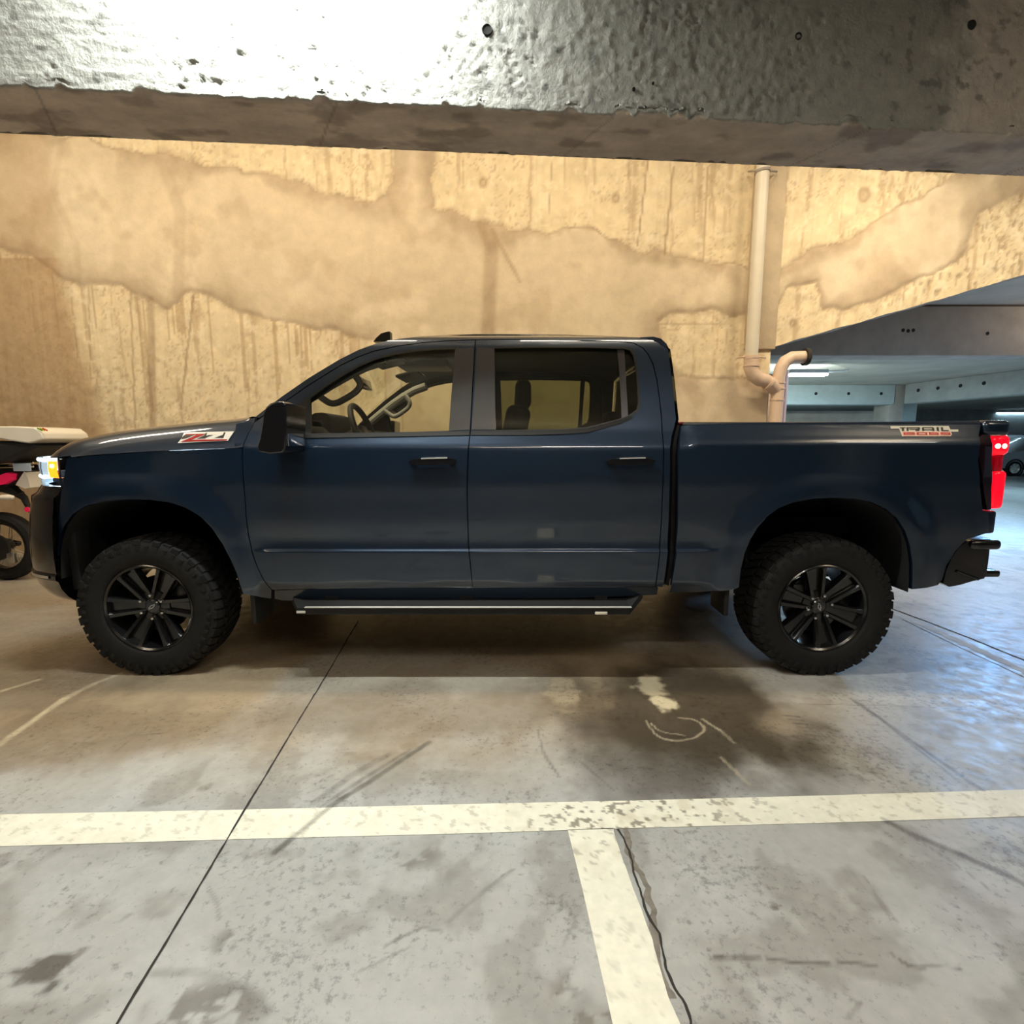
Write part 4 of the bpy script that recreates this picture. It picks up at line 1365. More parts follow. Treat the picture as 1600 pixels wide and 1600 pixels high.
# rear lip of the roof
lp = S(1040, 531)
hb_ = float(HW(*lp))
spo = [at(*p, 3.04) for p in ((1000, 527.5), (1020, 526.5), (1032, 529.5), (1041, 538), (1045, 547), (1043.5, 552), (1038, 551), (1028, 545), (1012, 536))]
B().prism(spo, 3.03, 2 * YC - 3.03).build('roof_spoiler', 'paint', truck)
cb_ = [(*p, float(HW(*p))) for p in Sl(CABBACK)]
rows = [[(x + .015, YC + s * (h - .01), z) for s in np.linspace(-1, 1, 13)] for x, z, h in [(sil[-1][0], sil[-1][1], sil[-1][2])] + cb_]
B().grid(rows).build('cab_back', 'paint', truck, smooth=60, fix=False)
x_, z_ = cb_[1][0], cb_[1][1]
rows = [[(cb_[i][0] + .022, YC + s * .62, cb_[i][1]) for s in np.linspace(-1, 1, 5)] for i in (1, 2, 3, 4)]
B().grid(rows).build('rear_window', 'glass_dark', truck, fix=False)
# antenna fin
ax, az = at(601, 527, 3.55)
pf = [at(p[0], p[1], 3.55) for p in ((585, 535), (590, 529), (597, 522.5), (607, 519.5), (611, 519.5), (611.5, 535))]
B().prism(pf, 3.52, 3.58).build('antenna_fin', 'satin_black', truck)

# ---- front end: bumper, lamps, grille, swept round the plan curve of the nose
pcx = np.linspace(-2.962, -2.46, 60)
pcw = .985 - plan_front(pcx)
NOSE = [(float(x), float(w)) for x, w in zip(pcx, pcw) if w > 0]
NOSE = [(-2.985, 0.0)] + NOSE[::1]
N_ = np.array(NOSE)
arc = np.r_[0, np.cumsum(np.hypot(*np.diff(N_, axis=0).T))]


def nose(u, grow=0.0, side=-1):
    """point on the plan curve; u from 0 (centre line) to 1 (wheel arch edge)"""
    s = u * arc[-1]
    p = np.array([np.interp(s, arc, N_[:, 0]), np.interp(s, arc, N_[:, 1])])
    q = np.array([np.interp(s + .01, arc, N_[:, 0]), np.interp(s + .01, arc, N_[:, 1])])
    r = np.array([np.interp(s - .01, arc, N_[:, 0]), np.interp(s - .01, arc, N_[:, 1])])
    t = q - r
    t /= np.linalg.norm(t) + 1e-9
    n = np.array([-t[1], t[0]])
    p = p + n * grow
    return float(p[0]), YC + side * float(p[1])


def u_at_px(px, py):
    best = min((abs(800 + 800 * x / (CT * (YC - w) - ST * (at(px, py, YC - w)[1] - CH)) - px), u) for u, (x, w) in ((a / arc[-1], tuple(p)) for a, p in zip(arc, N_)) if w > .6)
    return best[1]


def wrap(name, zs_grow, u0, u1, m, parent=truck, both=True, n=26, full=False, **kw):
    b = B()
    if full:
        us_ = np.r_[-np.linspace(u1, 0, n), np.linspace(0, u1, n)[1:]]
        b.grid([[(*nose(abs(u), g, -1 if u < 0 else 1), z) for u in us_] for z, g in zs_grow])
        ob = b.build(name, m, parent, smooth=40, fix=False, **kw)
    else:
        for sd in ((-1, 1) if both else (-1,)):
            b = B()
            b.grid([[(*nose(u, g, sd), z) for u in np.linspace(u0, u1, n)] for z, g in zs_grow])
            ob = b.build(name, m, parent, smooth=40, fix=False, **kw)
    return ob


ZH = at(70, 714, 2.95)[1]
z752, z775, z900, z957 = (at(60, y, 2.98)[1] for y in (752, 775, 898, 957))
# lamp cluster: white lens round the corner, amber marker at its rear end
def lens(name, za, zb, u0, u1, m, g=.004):
    return wrap(name, [(za, g - .02), (za, g), ((za + zb) / 2, g + .004), (zb, g), (zb, g - .03)], u0, u1, m)
uc = .80
lens('headlamp', ZH, at(70, 744, 2.95)[1], .46, .915, 'lamp_white')
lens('amber_marker', at(84, 720, 2.9)[1], at(84, 745, 2.9)[1], .92, .985, 'amber')
lens('lower_lamp', at(70, 746, 2.95)[1], at(70, 756, 2.95)[1], .50, .87, 'lamp_white')
lens('lamp_bezel', ZH, at(84, 762, 2.9)[1], .985, 1.0, 'paint', 0.0)
lens('running_light', ZH - .004, ZH - .022, .46, .90, 'drl', .010)
lens('running_light', at(70, 741, 2.95)[1], at(70, 745, 2.95)[1], .46, .91, 'drl', .010)
for u_ in (.66, .76, .84):
    lens('lamp_divider', ZH - .022, at(70, 741, 2.95)[1], u_, u_ + .018, 'lamp_clear', .008)
bx_, by_ = nose(.955, .010, -1)
B().box((bx_, by_, at(86, 727, 2.9)[1]), (.02, .01, .02), bev=.004).build('amber_bulb', 'amber_hot', truck)
wrap('grille', [(ZH + .02, -.01), (ZH, .02), (ZH - .2, .045), (.95, .05), (.80, .03)], 0, .47, 'gloss_black', full=True)
wrap('grille_bar', [(1.16, .05), (1.16, .075), (1.08, .078), (1.08, .05)], 0, .45, 'paint', full=True)
wrap('grille_bar', [(1.0, .05), (1.0, .075), (.96, .078), (.96, .05)], 0, .45, 'gloss_black', full=True)
# painted cheek above the bumper, then the bumper itself
wrap('bumper', [(at(70, 756, 2.95)[1], -.01), (at(70, 757, 2.95)[1], .006), (z752 - .025, .012), (z775 + .03, .03), (z775 + .012, .054), (z775 - .004, .058), (z775 - .03, .060), (.93, .070), (.81, .086), (.69, .090),
                (.62, .088), (.61, .086), (.60, .095), (.575, .095), (.565, .082), (.52, .070), (.47, .040), (.44, .010), (.42, -.03), (.41, -.10), (.41, -.16)], 0, 1.0, 'gloss_black', full=True, n=40)
wrap('bumper_valance', [(.80, .08), (.78, .10), (.70, .105), (.62, .10), (.55, .085), (.48, .05)], 0, .62, 'plastic', full=True)
wrap('bumper_trim', [(.60, .09), (.60, .101), (.585, .101), (.585, .09)], .84, .97, 'chrome')
# side lip of the wheel arch at the bumper
for sd in (-1, 1):
    B().box((-2.47, YC + sd * .90, .72), (.05, .10, .46), bev=.01).build('arch_liner', 'dark', truck)
    B().tube([(-2.93, YC + sd * .42, .58), (-3.03, YC + sd * .42, .60), (-3.06, YC + sd * .42, .66), (-3.0, YC + sd * .42, .70)], .02, 10).build('tow_hook', 'satin_black', truck)
# engine bay, firewall, floor pan, bed interior
B().box((-2.15, YC, .93), (1.35, .90, .58)).build('engine_bay', 'dark', truck)
B().box((-2.75, YC, .85), (.10, 1.30, .60)).build('radiator', 'dark', truck)
B().box((-1.46, YC, .95), (.05, 1.84, .82)).build('firewall', 'dark', truck)
B().box((-.20, YC, .60), (2.50, 1.84, .10)).build('floor_pan', 'dark', truck)
B().box((1.90, YC, .80), (1.70, 1.10, .10)).build('bed_floor', 'dark', truck)
xb0, xb1 = S(1066, 700)[0], S(1528, 700)[0]
B().box((xb0 + .05, YC, 1.05), (.05, 1.84, .70)).build('bed_front', 'paint', truck)
B().box((xb1 + .10, YC, 1.06), (.07, 1.66, .66), bev=.02).build('tailgate', 'paint', truck)
zbt = S(1300, 659.5)[1]
B().box(((xb0 + xb1) / 2 + .08, YC, zbt - .022), (xb1 - xb0 + .10, 1.80, .05), bev=.014).build('tonneau_cover', 'satin_black', truck)
kx, kz = at(1066, 661, 2.86)
B().box((kx, 2.90, kz), (.035, .05, .014), bev=.004).build('cover_latch', 'red', truck)
# corner of the bed top over the tail lamps
for sd in (-1, 1):
    c0 = at(1545, 666, 2.86)
    B().box((c0[0] + .0, YC + sd * .895, c0[1] - .012), (.15, .15, .088), bev=.03, seg=4).build('bed_corner_cap', 'paint', truck)
    # tail lamp glass reaches round the corner
    cxm, czm = at(1556, 694, 2.88)
    tl_up = B().box((cxm - .004, YC + sd * .885, czm - .005), (.110, .10, .118), bev=.034, seg=4).build('tail_lamp', 'tail_on', truck, label='lit upper lobe of the red tail lamp')
    for px in (1557, 1567):
        q = at(px, 697, 2.845)
        B().lathe([(0, -.008), (.009, -.006), (.014, 0), (.014, .01)], 16, Matrix.Translation((q[0], YC + sd * .936, q[1])) @ (Matrix() if sd < 0 else Matrix.Rotation(math.pi, 4, 'Z'))).build('lamp_bulb', 'tail_hot', tl_up)
    cxl, czl = at(1555, 766, 2.88)
    B().box((cxl - .012, YC + sd * .885, czl + .005), (.075, .09, .215), bev=.024, seg=4).build('tail_lamp', 'tail_on', truck, label='lit lower bar of the red tail lamp')
    cxn, czn = at(1559, 723, 2.88)
    B().box((cxn - .02, YC + sd * .88, czn), (.05, .08, .10), bev=.01).build('tail_lamp', 'tail_dim', truck, label='dim red neck of the tail lamp')
    cxb, czb = at(1545, 815, 2.86)
    B().box((cxb - .01, YC + sd * .88, czb - .0), (.05, .12, .13), bev=.015).build('bed_corner', 'paint', truck)

# ---- rear bumper with its corner step
yb_ = 2.84
def rb(px, py):
    return at(px, py, yb_)
poly = [rb(*p) for p in ((1474, 912), (1478, 893), (1487, 872), (1498, 856), (1511, 846), (1524, 843), (1548, 842), (1546, 862), (1544, 880), (1541, 896), (1538, 904), (1520, 908), (1500, 914), (1483, 917))]
topz = rb(1560, 848)
b = B()
for sd in (-1, 1):
    b2 = B().prism(poly, YC + sd * .93, YC + sd * .62)
    rbm = b2.build('rear_bumper', 'gloss_black', truck, smooth=30)
    cap = B()
    x0_, z0_ = rb(1514, 850)
    x1_, _ = rb(1563, 850)
    cap.box(((x0_ + x1_) / 2, YC + sd * .80, z0_ - .004), (x1_ - x0_, .30, .058), bev=.024, seg=3)
    cap.build('bumper_cap', 'gloss_black', rbm)
    x0_, z0_ = rb(1502, 898)
    x1_, _ = rb(1562, 898)
    B().box(((x0_ + x1_) / 2 + .05, YC + sd * .80, z0_ + .002), (x1_ - x0_ - .07, .25, .040), bev=.014, seg=3).build('corner_step', 'gloss_black', rbm)
    for k in range(3):
        B().box((x1_ - .045 + .0 * k, YC + sd * (.87 - .05 * k), z0_ + .022), (.055, .018, .004)).build('step_tread', 'chrome', rbm)
    B().tube([(rb(1494, 892)[0], YC + sd * .932, rb(1494, 892)[1]), (rb(1528, 905)[0], YC + sd * .932, rb(1528, 905)[1])], .008, 8).build('step_rib', 'gloss_black', rbm)
x1_, _ = rb(1560, 850)
B().box((x1_ - .05, YC, rb(1500, 870)[1]), (.14, 1.30, .20), bev=.03).build('rear_bumper', 'gloss_black', truck)

# ---- chassis
for sd in (-1, 1):
    B().box((-.2, YC + sd * .45, .58), (5.0, .08, .16)).build('frame_rail', 'dark', truck)
    B().box((1.75, YC + sd * .58, .50), (1.2, .06, .05), bev=.01).build('leaf_spring', 'dark', truck)
    B().tube([(1.55, YC + sd * .60, .40), (1.45, YC + sd * .55, .85)], .035, 12).build('shock_absorber', 'steel', truck)
B().tube([(1.75, YC - .75, .395), (1.75, YC + .75, .395)], .05, 14).build('rear_axle', 'dark', truck)
B().lathe([(0, -.12), (.10, -.09), (.15, 0), (.10, .09), (0, .12)], 20, Matrix.Translation((1.75, YC, .395))).build('differential', 'dark', truck)
B().tube([(-2.05, YC - .75, .40), (-2.05, YC + .75, .40)], .045, 14).build('front_axle', 'dark', truck)
B().tube([(-1.2, YC, .50), (1.65, YC, .43)], .045, 12).build('drive_shaft', 'dark', truck)
B().box((.55, YC - .10, .52), (1.1, .40, .22), bev=.04).build('fuel_tank', 'dark', truck)
B().tube([(-1.0, YC + .3, .45), (1.2, YC + .3, .46), (1.6, YC + .35, .62), (2.2, YC + .45, .55), (2.5, YC + .6, .52)], .035, 12).build('exhaust_pipe', 'steel', truck)
B().box((-1.15, YC, .42), (.9, .7, .16), bev=.05).build('skid_plate', 'dark', truck)

# ---- wheels
def make_wheel(xc, side, phase, front):
    y_ = YC + side * .863
    w = bpy.data.objects.new('wheel', None)
    # alloy rim as the wheel's own mesh, local axis Y, outside = -Y
    b = B()
    b.lathe([(.250, -.118), (.252, -.126), (.246, -.130), (.236, -.122), (.228, -.095), (.216, -.05), (.208, .02), (.208, .11), (.246, .12), (.25, .10)], 64)
    for k in range(6):
        a = math.radians(60 * k) + phase
        ca, sa = math.cos(a), math.sin(a)
        for sgn in (-1, 1):
            p = []
            for r, wd, off, yy, th in ((.040, .014, .024, -.084, .05), (.080, .015, .030, -.094, .05), (.15, .0155, .038, -.106, .045), (.212, .017, .046, -.117, .04), (.238, .021, .050, -.120, .03)):
                p.append((r, sgn * off, wd, yy, th))
            vs = []
            for r, o, wd, yy, th in p:
                for dx, dy in ((-wd, th * .35), (-wd * .55, 0), (wd * .55, 0), (wd, th * .35), (wd, th), (-wd, th)):
                    u, v = r, o + dx
                    vs.append((u * ca - v * sa, yy + dy, u * sa + v * ca))
            fs = []
            for i in range(len(p) - 1):
                for j in range(6):
                    j2 = (j + 1) % 6
                    fs.append((i * 6 + j, i * 6 + j2, (i + 1) * 6 + j2, (i + 1) * 6 + j))
            fs += [tuple(range(6)), tuple(range((len(p) - 1) * 6, len(p) * 6))]
            b.add(vs, fs)
        web = []
        for r, hw_, yy in ((.07, .026, -.066), (.15, .034, -.076), (.236, .044, -.088)):
            for q in (-hw_, hw_):
                web.append((r * ca - q * sa, yy, r * sa + q * ca))
        b.add(web, [(0, 1, 3, 2), (2, 3, 5, 4)])
    b.lathe([(0, -.082), (.045, -.082), (.05, -.078), (.088, -.074), (.096, -.06), (.098, -.02)], 40)
    bpy.data.objects.remove(w)
    w = b.build('wheel', 'rim', None, smooth=30)
    w.location = (xc, y_, WCZ)
    if side > 0:
        w.rotation_euler = (0, 0, math.pi)
    w.parent = truck
    w.matrix_parent_inverse = Matrix.Translation(truck.location).inverted()

    def flat(bb):
        bb.v = [(x, y, max(z, -WCZ + .001)) for x, y, z in bb.v]
        return bb
    t = B().lathe([(.246, -.112), (.256, -.127), (.275, -.134), (.300, -.139), (.330, -.141), (.352, -.138), (.376, -.132), (.390, -.120), (.395, -.10), (.396, 0), (.395, .10), (.390, .12), (.352, .138), (.30, .139), (.256, .127), (.246, .112)], 96)
    # raised ribs and blocks on the sidewall
    flat(t).build('tyre', 'rubber', w, smooth=40)
    tr = B()
    rnd = random.Random(5)
    nb = 44
    for k in range(nb):
        a0 = 2 * math.pi * k / nb
        da = 2 * math.pi / nb

        def blk(a1, a2, y0, y1, r0, r1, sk=0.0, side_drop=None):
            vs = []
            for yy, rr0, rr1 in ((y0, r0, r1), (y1, r0, r1)):
                for aa, rr in ((a1, rr0), (a2, rr0), (a2, rr1), (a1, rr1)):
                    s_ = sk * (yy - y0)
                    r_ = rr
                    if side_drop and yy == y0 and rr == rr1:
                        r_ = rr - side_drop
                    vs.append((r_ * math.cos(aa + s_), yy, r_ * math.sin(aa + s_)))
            tr.add(vs, [(0, 1, 2, 3), (7, 6, 5, 4), (0, 4, 5, 1), (1, 5, 6, 2), (2, 6, 7, 3), (3, 7, 4, 0)])
        lng = k % 2
        for sg in (-1, 1):
            y0 = sg * (.137 if lng else .131)
            blk(a0, a0 + da * .76, y0, sg * .086, .366 if lng else .378, .405, 0.25 * sg, .012)
            blk(a0 + da * .1, a0 + da * .75, sg * .078, sg * .038, .385, .4055, 1.0 * sg)
        blk(a0 + da * .3, a0 + da * .98, -.032, .032, .385, .406, .9)
        # sidewall lug
        blk(a0 + da * .12, a0 + da * .50, -.1435, -.13, .338, .362)
        blk(a0 + da * .12, a0 + da * .50, .1435, .13, .338, .362)
    flat(tr).build('tyre_tread', 'rubber', w, smooth=0, kind='stuff')
    for k in range(6):
        a = math.radians(60 * k + 30) + phase
        B().lathe([(0, -.104), (.007, -.103), (.0095, -.098), (.0105, -.07)], 12, Matrix.Translation((.068 * math.cos(a), 0, .068 * math.sin(a)))).build('lug_nut', 'chrome', w)
    hc = B().lathe([(0, -.094), (.034, -.093), (.040, -.088), (.042, -.07)], 36).build('hub_cap', 'gloss_black', w)
    # cross-shaped emblem outline on the cap
    sx, sz = .024, .0085
    o = [(-sx, -sz * .55), (-sx * .72, sz * .62), (-sx * .34, sz * .62), (-sx * .28, sz), (sx * .44, sz), (sx * .37, sz * .62), (sx, sz * .62), (sx * .72, -sz * .55), (sx * .34, -sz * .55), (sx * .28, -sz), (-sx * .44, -sz), (-sx * .37, -sz * .55)]
    ea = phase + (.55 if front else -1.05)
    inn = inset(o, .0022)
    vs, fs = [], []
    for (ox, oz), (ix, iz) in zip(o, inn):
        vs += [(ox, -.0955, oz), (ix, -.0955, iz)]
    n = len(o)
    fs = [(2 * i, 2 * ((i + 1) % n), 2 * ((i + 1) % n) + 1, 2 * i + 1) for i in range(n)]
    rot = Matrix.Rotation(-ea, 4, 'Y')
    B().add(vs, fs, rot).build('cap_emblem', 'chrome', w, smooth=0, label='silver cross-shaped emblem outline')
    d = B().lathe([(.07, -.03), (.165, -.03), (.165, .0), (.07, .0)], 40, close=True)
    d.lathe([(0, -.05), (.07, -.05), (.08, .0), (.08, .08)], 24)
    d.build('brake_disc', 'steel', w)
    B().box((.15 if front else -.10, -.02, .05), (.07, .07, .14), bev=.015).build('brake_caliper', 'steel', w)
    return w


for side in (-1, 1):
    make_wheel(WCX[0], side, 0.0, True)
    make_wheel(WCX[1], side, math.radians(-18), False)

# ---- door mirrors
for sd in (-1, 1):
    Ym = 2.56
    hd = [at(p[0], p[1], Ym) for p in ((424, 638), (430, 631.5), (441, 628.5), (451, 628.5), (455, 632), (455.5, 668), (454, 700), (450, 707), (430, 709), (413, 706), (411, 698), (416, 680), (419, 662), (420, 648))]
    yy0, yy1 = YC + sd * (YC - 2.50), YC + sd * (YC - 2.74)
    bmn = B().prism(hd, yy0, yy1)
    mir = bmn.build('door_mirror', 'gloss_black', truck, smooth=30)
    md = mir.modifiers.new('bevel', 'BEVEL')
    md.width = .016
    md.segments = 3
    md.limit_method = 'ANGLE'
    gl = [at(p[0], p[1], 2.6) for p in ((456, 634), (456, 700))]
    B().box((gl[0][0] + .004, YC + sd * (YC - 2.62), (gl[0][1] + gl[1][1]) / 2), (.004, .19, gl[0][1] - gl[1][1] - .02), bev=.0015).build('mirror_glass', 'chrome', mir)
    q = at(452, 672, 2.76)
    B().box((q[0], YC + sd * (YC - 2.79), q[1]), (.11, .16, .055), bev=.018, seg=3).build('mirror_arm', 'satin_black', mir)

# ---- cab interior
dp = [(-1.62, 1.36), (-1.30, 1.42), (-1.16, 1.415), (-1.10, 1.36), (-1.06, 1.20), (-1.10, .95), (-1.45, .80), (-1.62, .80)]
dash = B().prism(dp, YC - .86, YC + .86).build('dashboard', 'trim_grey', truck)
for y_, w_ in ((YC - .38, .42),):
    ho = [at(p[0], p[1], 3.30) for p in ((484, 680), (486, 661), (493, 652), (503, 646.5), (514, 646), (522, 649), (526, 655), (526, 680))]
    B().prism(ho, y_ - .2, y_ + .2).build('instrument_hood', 'trim_grey', dash)
B().box((-1.06, YC + .02, 1.33), (.03, .26, .17), bev=.01).build('touch_screen', 'gloss_black', dash)
for yy_ in (YC - .62, YC - .10, YC + .15, YC + .66):
    B().lathe([(.030, 0), (.042, -.006), (.046, .004), (.044, .014)], 18, Matrix.Translation((-1.09, yy_, 1.30)) @ Matrix.Rotation(math.pi / 2, 4, 'Z')).build('air_vent', 'chrome', dash)
# steering wheel
swc = Vector((at(570, 668, 3.39)[0], 3.39, 1.385))
rotm = Matrix.Translation(swc) @ Matrix.Rotation(math.radians(-22), 4, 'Y')
b = B()
R_, r_ = .185, .019
vs, fs = [], []
for i in range(48):
    a = 2 * math.pi * i / 48
    for j in range(10):
        q = 2 * math.pi * j / 10
        rr = R_ + r_ * math.cos(q)
        vs.append((r_ * math.sin(q), rr * math.cos(a), rr * math.sin(a)))
for i in range(48):
    for j in range(10):
        i2, j2 = (i + 1) % 48, (j + 1) % 10
        fs.append((i * 10 + j, i2 * 10 + j, i2 * 10 + j2, i * 10 + j2))
b.add(vs, fs, rotm)
sw = b.build('steering_wheel', 'trim_dark', truck)
b = B()
b.box((-.02, 0, -.01), (.05, .16, .13), bev=.02)
for a in (0, math.pi, -math.pi / 2):
    b.box((-.008, .12 * math.cos(a), .12 * math.sin(a)), (.02, .16 if abs(math.cos(a)) > .5 else .05, .04 if abs(math.cos(a)) > .5 else .16), bev=.008)
b.v = [tuple(rotm @ Vector(p)) for p in b.v]
b.build('wheel_hub', 'satin_black', sw)
B().tube([tuple(swc), tuple(swc + Vector((-.28, 0, -.12)))], .05, 12).build('steering_column', 'trim_grey', sw)
# pillar linings and grab handles; near side coloured as shaded, far side as lit
for sd in (-1, 1):
    m_ = 'trim_dark' if sd < 0 else 'trim_lit'
    pts = []
    for p in ((436, 632), (470, 609), (500, 590), (530, 573), (560, 559), (590, 550)):
        x, z = S(*p)
        pts.append((x + .02, YC + sd * (float(HW(x, z)) - .075), z - .03))
    lin = B().tube(pts, .034, 10).build('pillar_lining', m_, truck, label='front pillar lining coloured dark as in shade' if sd < 0 else 'pale grey front pillar lining, coloured as lit')
    # handle: a bar standing off the pillar on two feet
    A = [Vector(pts[1]) * .75 + Vector(pts[2]) * .25, Vector(pts[3]) * .8 + Vector(pts[4]) * .2]
    nrm = Vector((.62, 0, -.78))
    off_ = nrm * .105
    hb = [A[0], A[0] + off_ * .8 + Vector((.02, 0, .01)), A[0] + off_ + (A[1] - A[0]) * .25, A[0] + off_ + (A[1] - A[0]) * .78, A[1] + off_ * .75 + Vector((0, 0, -.0)), A[1]]
    hb = [(v.x, v.y - sd * .03, v.z) for v in hb]
    sm_ = []
    for i in range(len(hb) - 1):
        for t in np.linspace(0, 1, 5)[:-1]:
            sm_.append(tuple(Vector(hb[i]).lerp(Vector(hb[i + 1]), t)))
    sm_.append(hb[-1])
    for _ in range(3):
        sm_ = [sm_[0]] + [tuple((Vector(sm_[i - 1]) + Vector(sm_[i]) * 2 + Vector(sm_[i + 1])) / 4) for i in range(1, len(sm_) - 1)] + [sm_[-1]]
    B().tube(sm_, .019, 10).build('grab_handle', m_, lin)
pa = [(p.x, p.z) for p in (Vector(pts[0]), Vector(pts[4]))]
hq = [(v[0], v[2]) for v in sm_]
B().prism(hq, YC + .80, YC + .812).build('pillar_panel', 'trim_lit', lin)
cxq = (sum(q[0] for q in hq) / len(hq), sum(q[1] for q in hq) / len(hq))
B().prism([(cxq[0] + (q[0] - cxq[0]) * .55, cxq[1] + (q[1] - cxq[1]) * .55) for q in hq], YC + .786, YC + .80).build('handle_slot_shade', 'trim_dark', lin)  # dark plate standing in for the shade in the handle slot
# rear-view mirror, overhead console, sun visors
rv = at(568, 600, YC - .05)
mm = B().box((rv[0], YC - .02, rv[1]), (.035, .25, .075), Matrix.Rotation(math.radians(-12), 3, 'Y'), bev=.012).build('rear_view_mirror', 'gloss_black', truck)
B().tube([(rv[0] - .01, YC, rv[1] + .02), (rv[0] - .10, YC, rv[1] + .10)], .012, 8).build('mirror_stalk', 'satin_black', mm)
B().box((-.62, YC, 1.865), (.36, .30, .05), bev=.015).build('overhead_console', 'sunroof', truck)
for sd in (-1, 1):
    B().box((-.80, YC + sd * .40, 1.835), (.17, .40, .022), Matrix.Rotation(math.radians(-14), 3, 'Y'), bev=.008).build('sun_visor', 'trim_dark', truck)
    x_ = -.10
    st = B().box((x_ - .28, YC + sd * .40, .86), (.52, .50, .20), bev=.06, seg=3).build('front_seat', 'trim_grey', truck)
    B().box((x_ + .08, YC + sd * .40, 1.22), (.15, .50, .66), Matrix.Rotation(math.radians(12), 3, 'Y'), bev=.05, seg=3).build('seat_back', 'trim_grey', st)
    B().box((x_ + .17, YC + sd * .40, 1.62), (.10, .27, .18), bev=.04, seg=3).build('head_rest', 'trim_grey', st)
rs = B().box((.50, YC, .88), (.50, 1.5, .18), bev=.05, seg=3).build('rear_seat', 'trim_grey', truck)
B().box((.74, YC, 1.18), (.14, 1.5, .60), Matrix.Rotation(math.radians(10), 3, 'Y'), bev=.05, seg=3).build('seat_back', 'trim_grey', rs)
for dy_ in (-.5, .5):
    B().box((.80, YC + dy_, 1.50), (.09, .26, .13), bev=.035, seg=3).build('head_rest', 'trim_grey', rs)
# lamps that really shine: headlamp towards the motorcycle, tail lamp glow
area('headlamp_light', (-3.02, 3.02, 1.20), (-4.6, 3.9, 1.22), .10, 5, (0.62, 0.85, 1.0))
# ------------------------------------------------------------------ motorcycle at the left edge
M['case_white'] = mat('white_case_plastic', srgb(232, 226, 212), 0.35, coat=.3)
M['spoke'] = mat('spoke_steel', (.5, .48, .44), .3, .9)
M['lens_red'] = mat('red_lens', (0.55, 0.01, 0.05), .15, emit=(1, .02, .1), estr=.25, coat=.6)
M['plate'] = mat('licence_plate', (.62, .70, .78), .4)
MY = 4.84


def mp(x, y, Y=MY):
    a = at(x, y, Y)
    return (a[0], Y, a[1])


moto = thing('motorcycle', (-5.2, MY, 0), 'black motorcycle with white-lidded top case behind the truck\'s nose, at left edge', 'motorcycle')
wc = mp(8, 853)
R = wc[2]
fwx = wc[0] - 1.38


def moto_wheel(x):
    t = B()
    prof = [(R - .095, -.03), (R - .085, -.052), (R - .05, -.066), (R - .015, -.05), (R, -.018), (R, .018), (R - .015, .05), (R - .05, .066), (R - .085, .052), (R - .095, .03)]
    t.lathe(prof, 48, close=True)
    w = t.build('wheel', 'rubber', None)
    w.location = (x, MY, R)
    w.parent = moto
    w.matrix_parent_inverse = Matrix.Translation(moto.location).inverted()
    B().lathe([(R - .115, -.03), (R - .09, -.036), (R - .09, .036), (R - .115, .03)], 40, close=True).build('wheel_rim', 'satin_black', w)
    B().lathe([(0, -.06), (.045, -.06), (.05, -.02), (.05, .02), (.045, .06), (0, .06)], 20).build('wheel_hub', 'satin_black', w)
    for k in range(24):
        a = 2 * math.pi * k / 24
        a2 = a + (.35 if k % 2 else -.35)
        sg = 1 if (k // 2) % 2 else -1
        B().tube([(.045 * math.cos(a), sg * .04, .045 * math.sin(a)), ((R - .11) * math.cos(a2), 0, (R - .11) * math.sin(a2))], .0028, 6, False).build('spoke', 'spoke', w)
    B().lathe([(.06, -.075), (.125, -.075), (.125, -.070), (.06, -.070)], 30, close=True).build('brake_disc', 'steel', w)
    return w


moto_wheel(wc[0])
moto_wheel(fwx)
# hub motor / sprocket cover and caliper
B().lathe([(0, -.10), (.10, -.095), (.13, -.08), (.13, -.06), (0, -.06)], 24, Matrix.Translation((wc[0] - .03, MY, R))).build('sprocket_cover', 'satin_black', moto)
B().box((wc[0] + .13, MY - .08, R - .10), (.07, .04, .10), bev=.012).build('brake_caliper', 'spoke', moto)
for sd in (-1, 1):
    B().tube([(wc[0] + .03, MY + sd * .11, R), (wc[0] - .55, MY + sd * .09, R + .14)], .026, 10).build('swing_arm', 'satin_black', moto)
    B().tube([(fwx, MY + sd * .10, R), (fwx + .36, MY + sd * .10, R + .70)], .025, 10).build('fork_leg', 'steel', moto)
    B().tube([mp(0, 770)[:1] + (MY + sd * .08,) + mp(0, 770)[2:], (wc[0] + .30, MY + sd * .07, 1.03)], .018, 8).build('rear_frame', 'satin_black', moto)
# rear mudguard and number plate hanger
b = B()
b.tube([mp(-40, 745), mp(-5, 757), mp(20, 765), mp(38, 778), mp(48, 800)], [.05, .06, .05, .03, .018], 10)
b.build('rear_mudguard', 'plastic', moto)
B().lathe([(0, -.012), (.024, -.01), (.026, 0)], 16, Matrix.Translation(mp(43, 796, MY - .05))).build('reflector', 'lens_red', moto)
# tail section
b = B()
tail = [mp(*p) for p in ((-140, 716), (-60, 724), (0, 728), (40, 726), (58, 735), (46, 752), (10, 764), (-60, 775), (-150, 770))]
b.prism([(p[0], p[2]) for p in tail], MY - .11, MY + .11)
b.build('tail_fairing', 'satin_black', moto)
b = B()
b.prism([(mp(*p)[0], mp(*p)[2]) for p in ((17, 749), (22, 742), (36, 737), (44, 739), (43, 748), (30, 755), (20, 756))], MY - .16, MY - .06)
b.build('tail_lamp', 'lens_red', moto)
b = B()
b.prism([(mp(*p)[0], mp(*p)[2]) for p in ((43, 756), (56, 736), (62, 745), (66, 760), (58, 762))], MY - .12, MY + .12)
b.build('tail_bracket', 'case_white', moto)
q = mp(55, 729)
B().box((q[0], MY - .13, q[2]), (.16, .012, .07), bev=.004).build('licence_plate', 'plate', moto)
q = mp(10, 777, MY - .17)
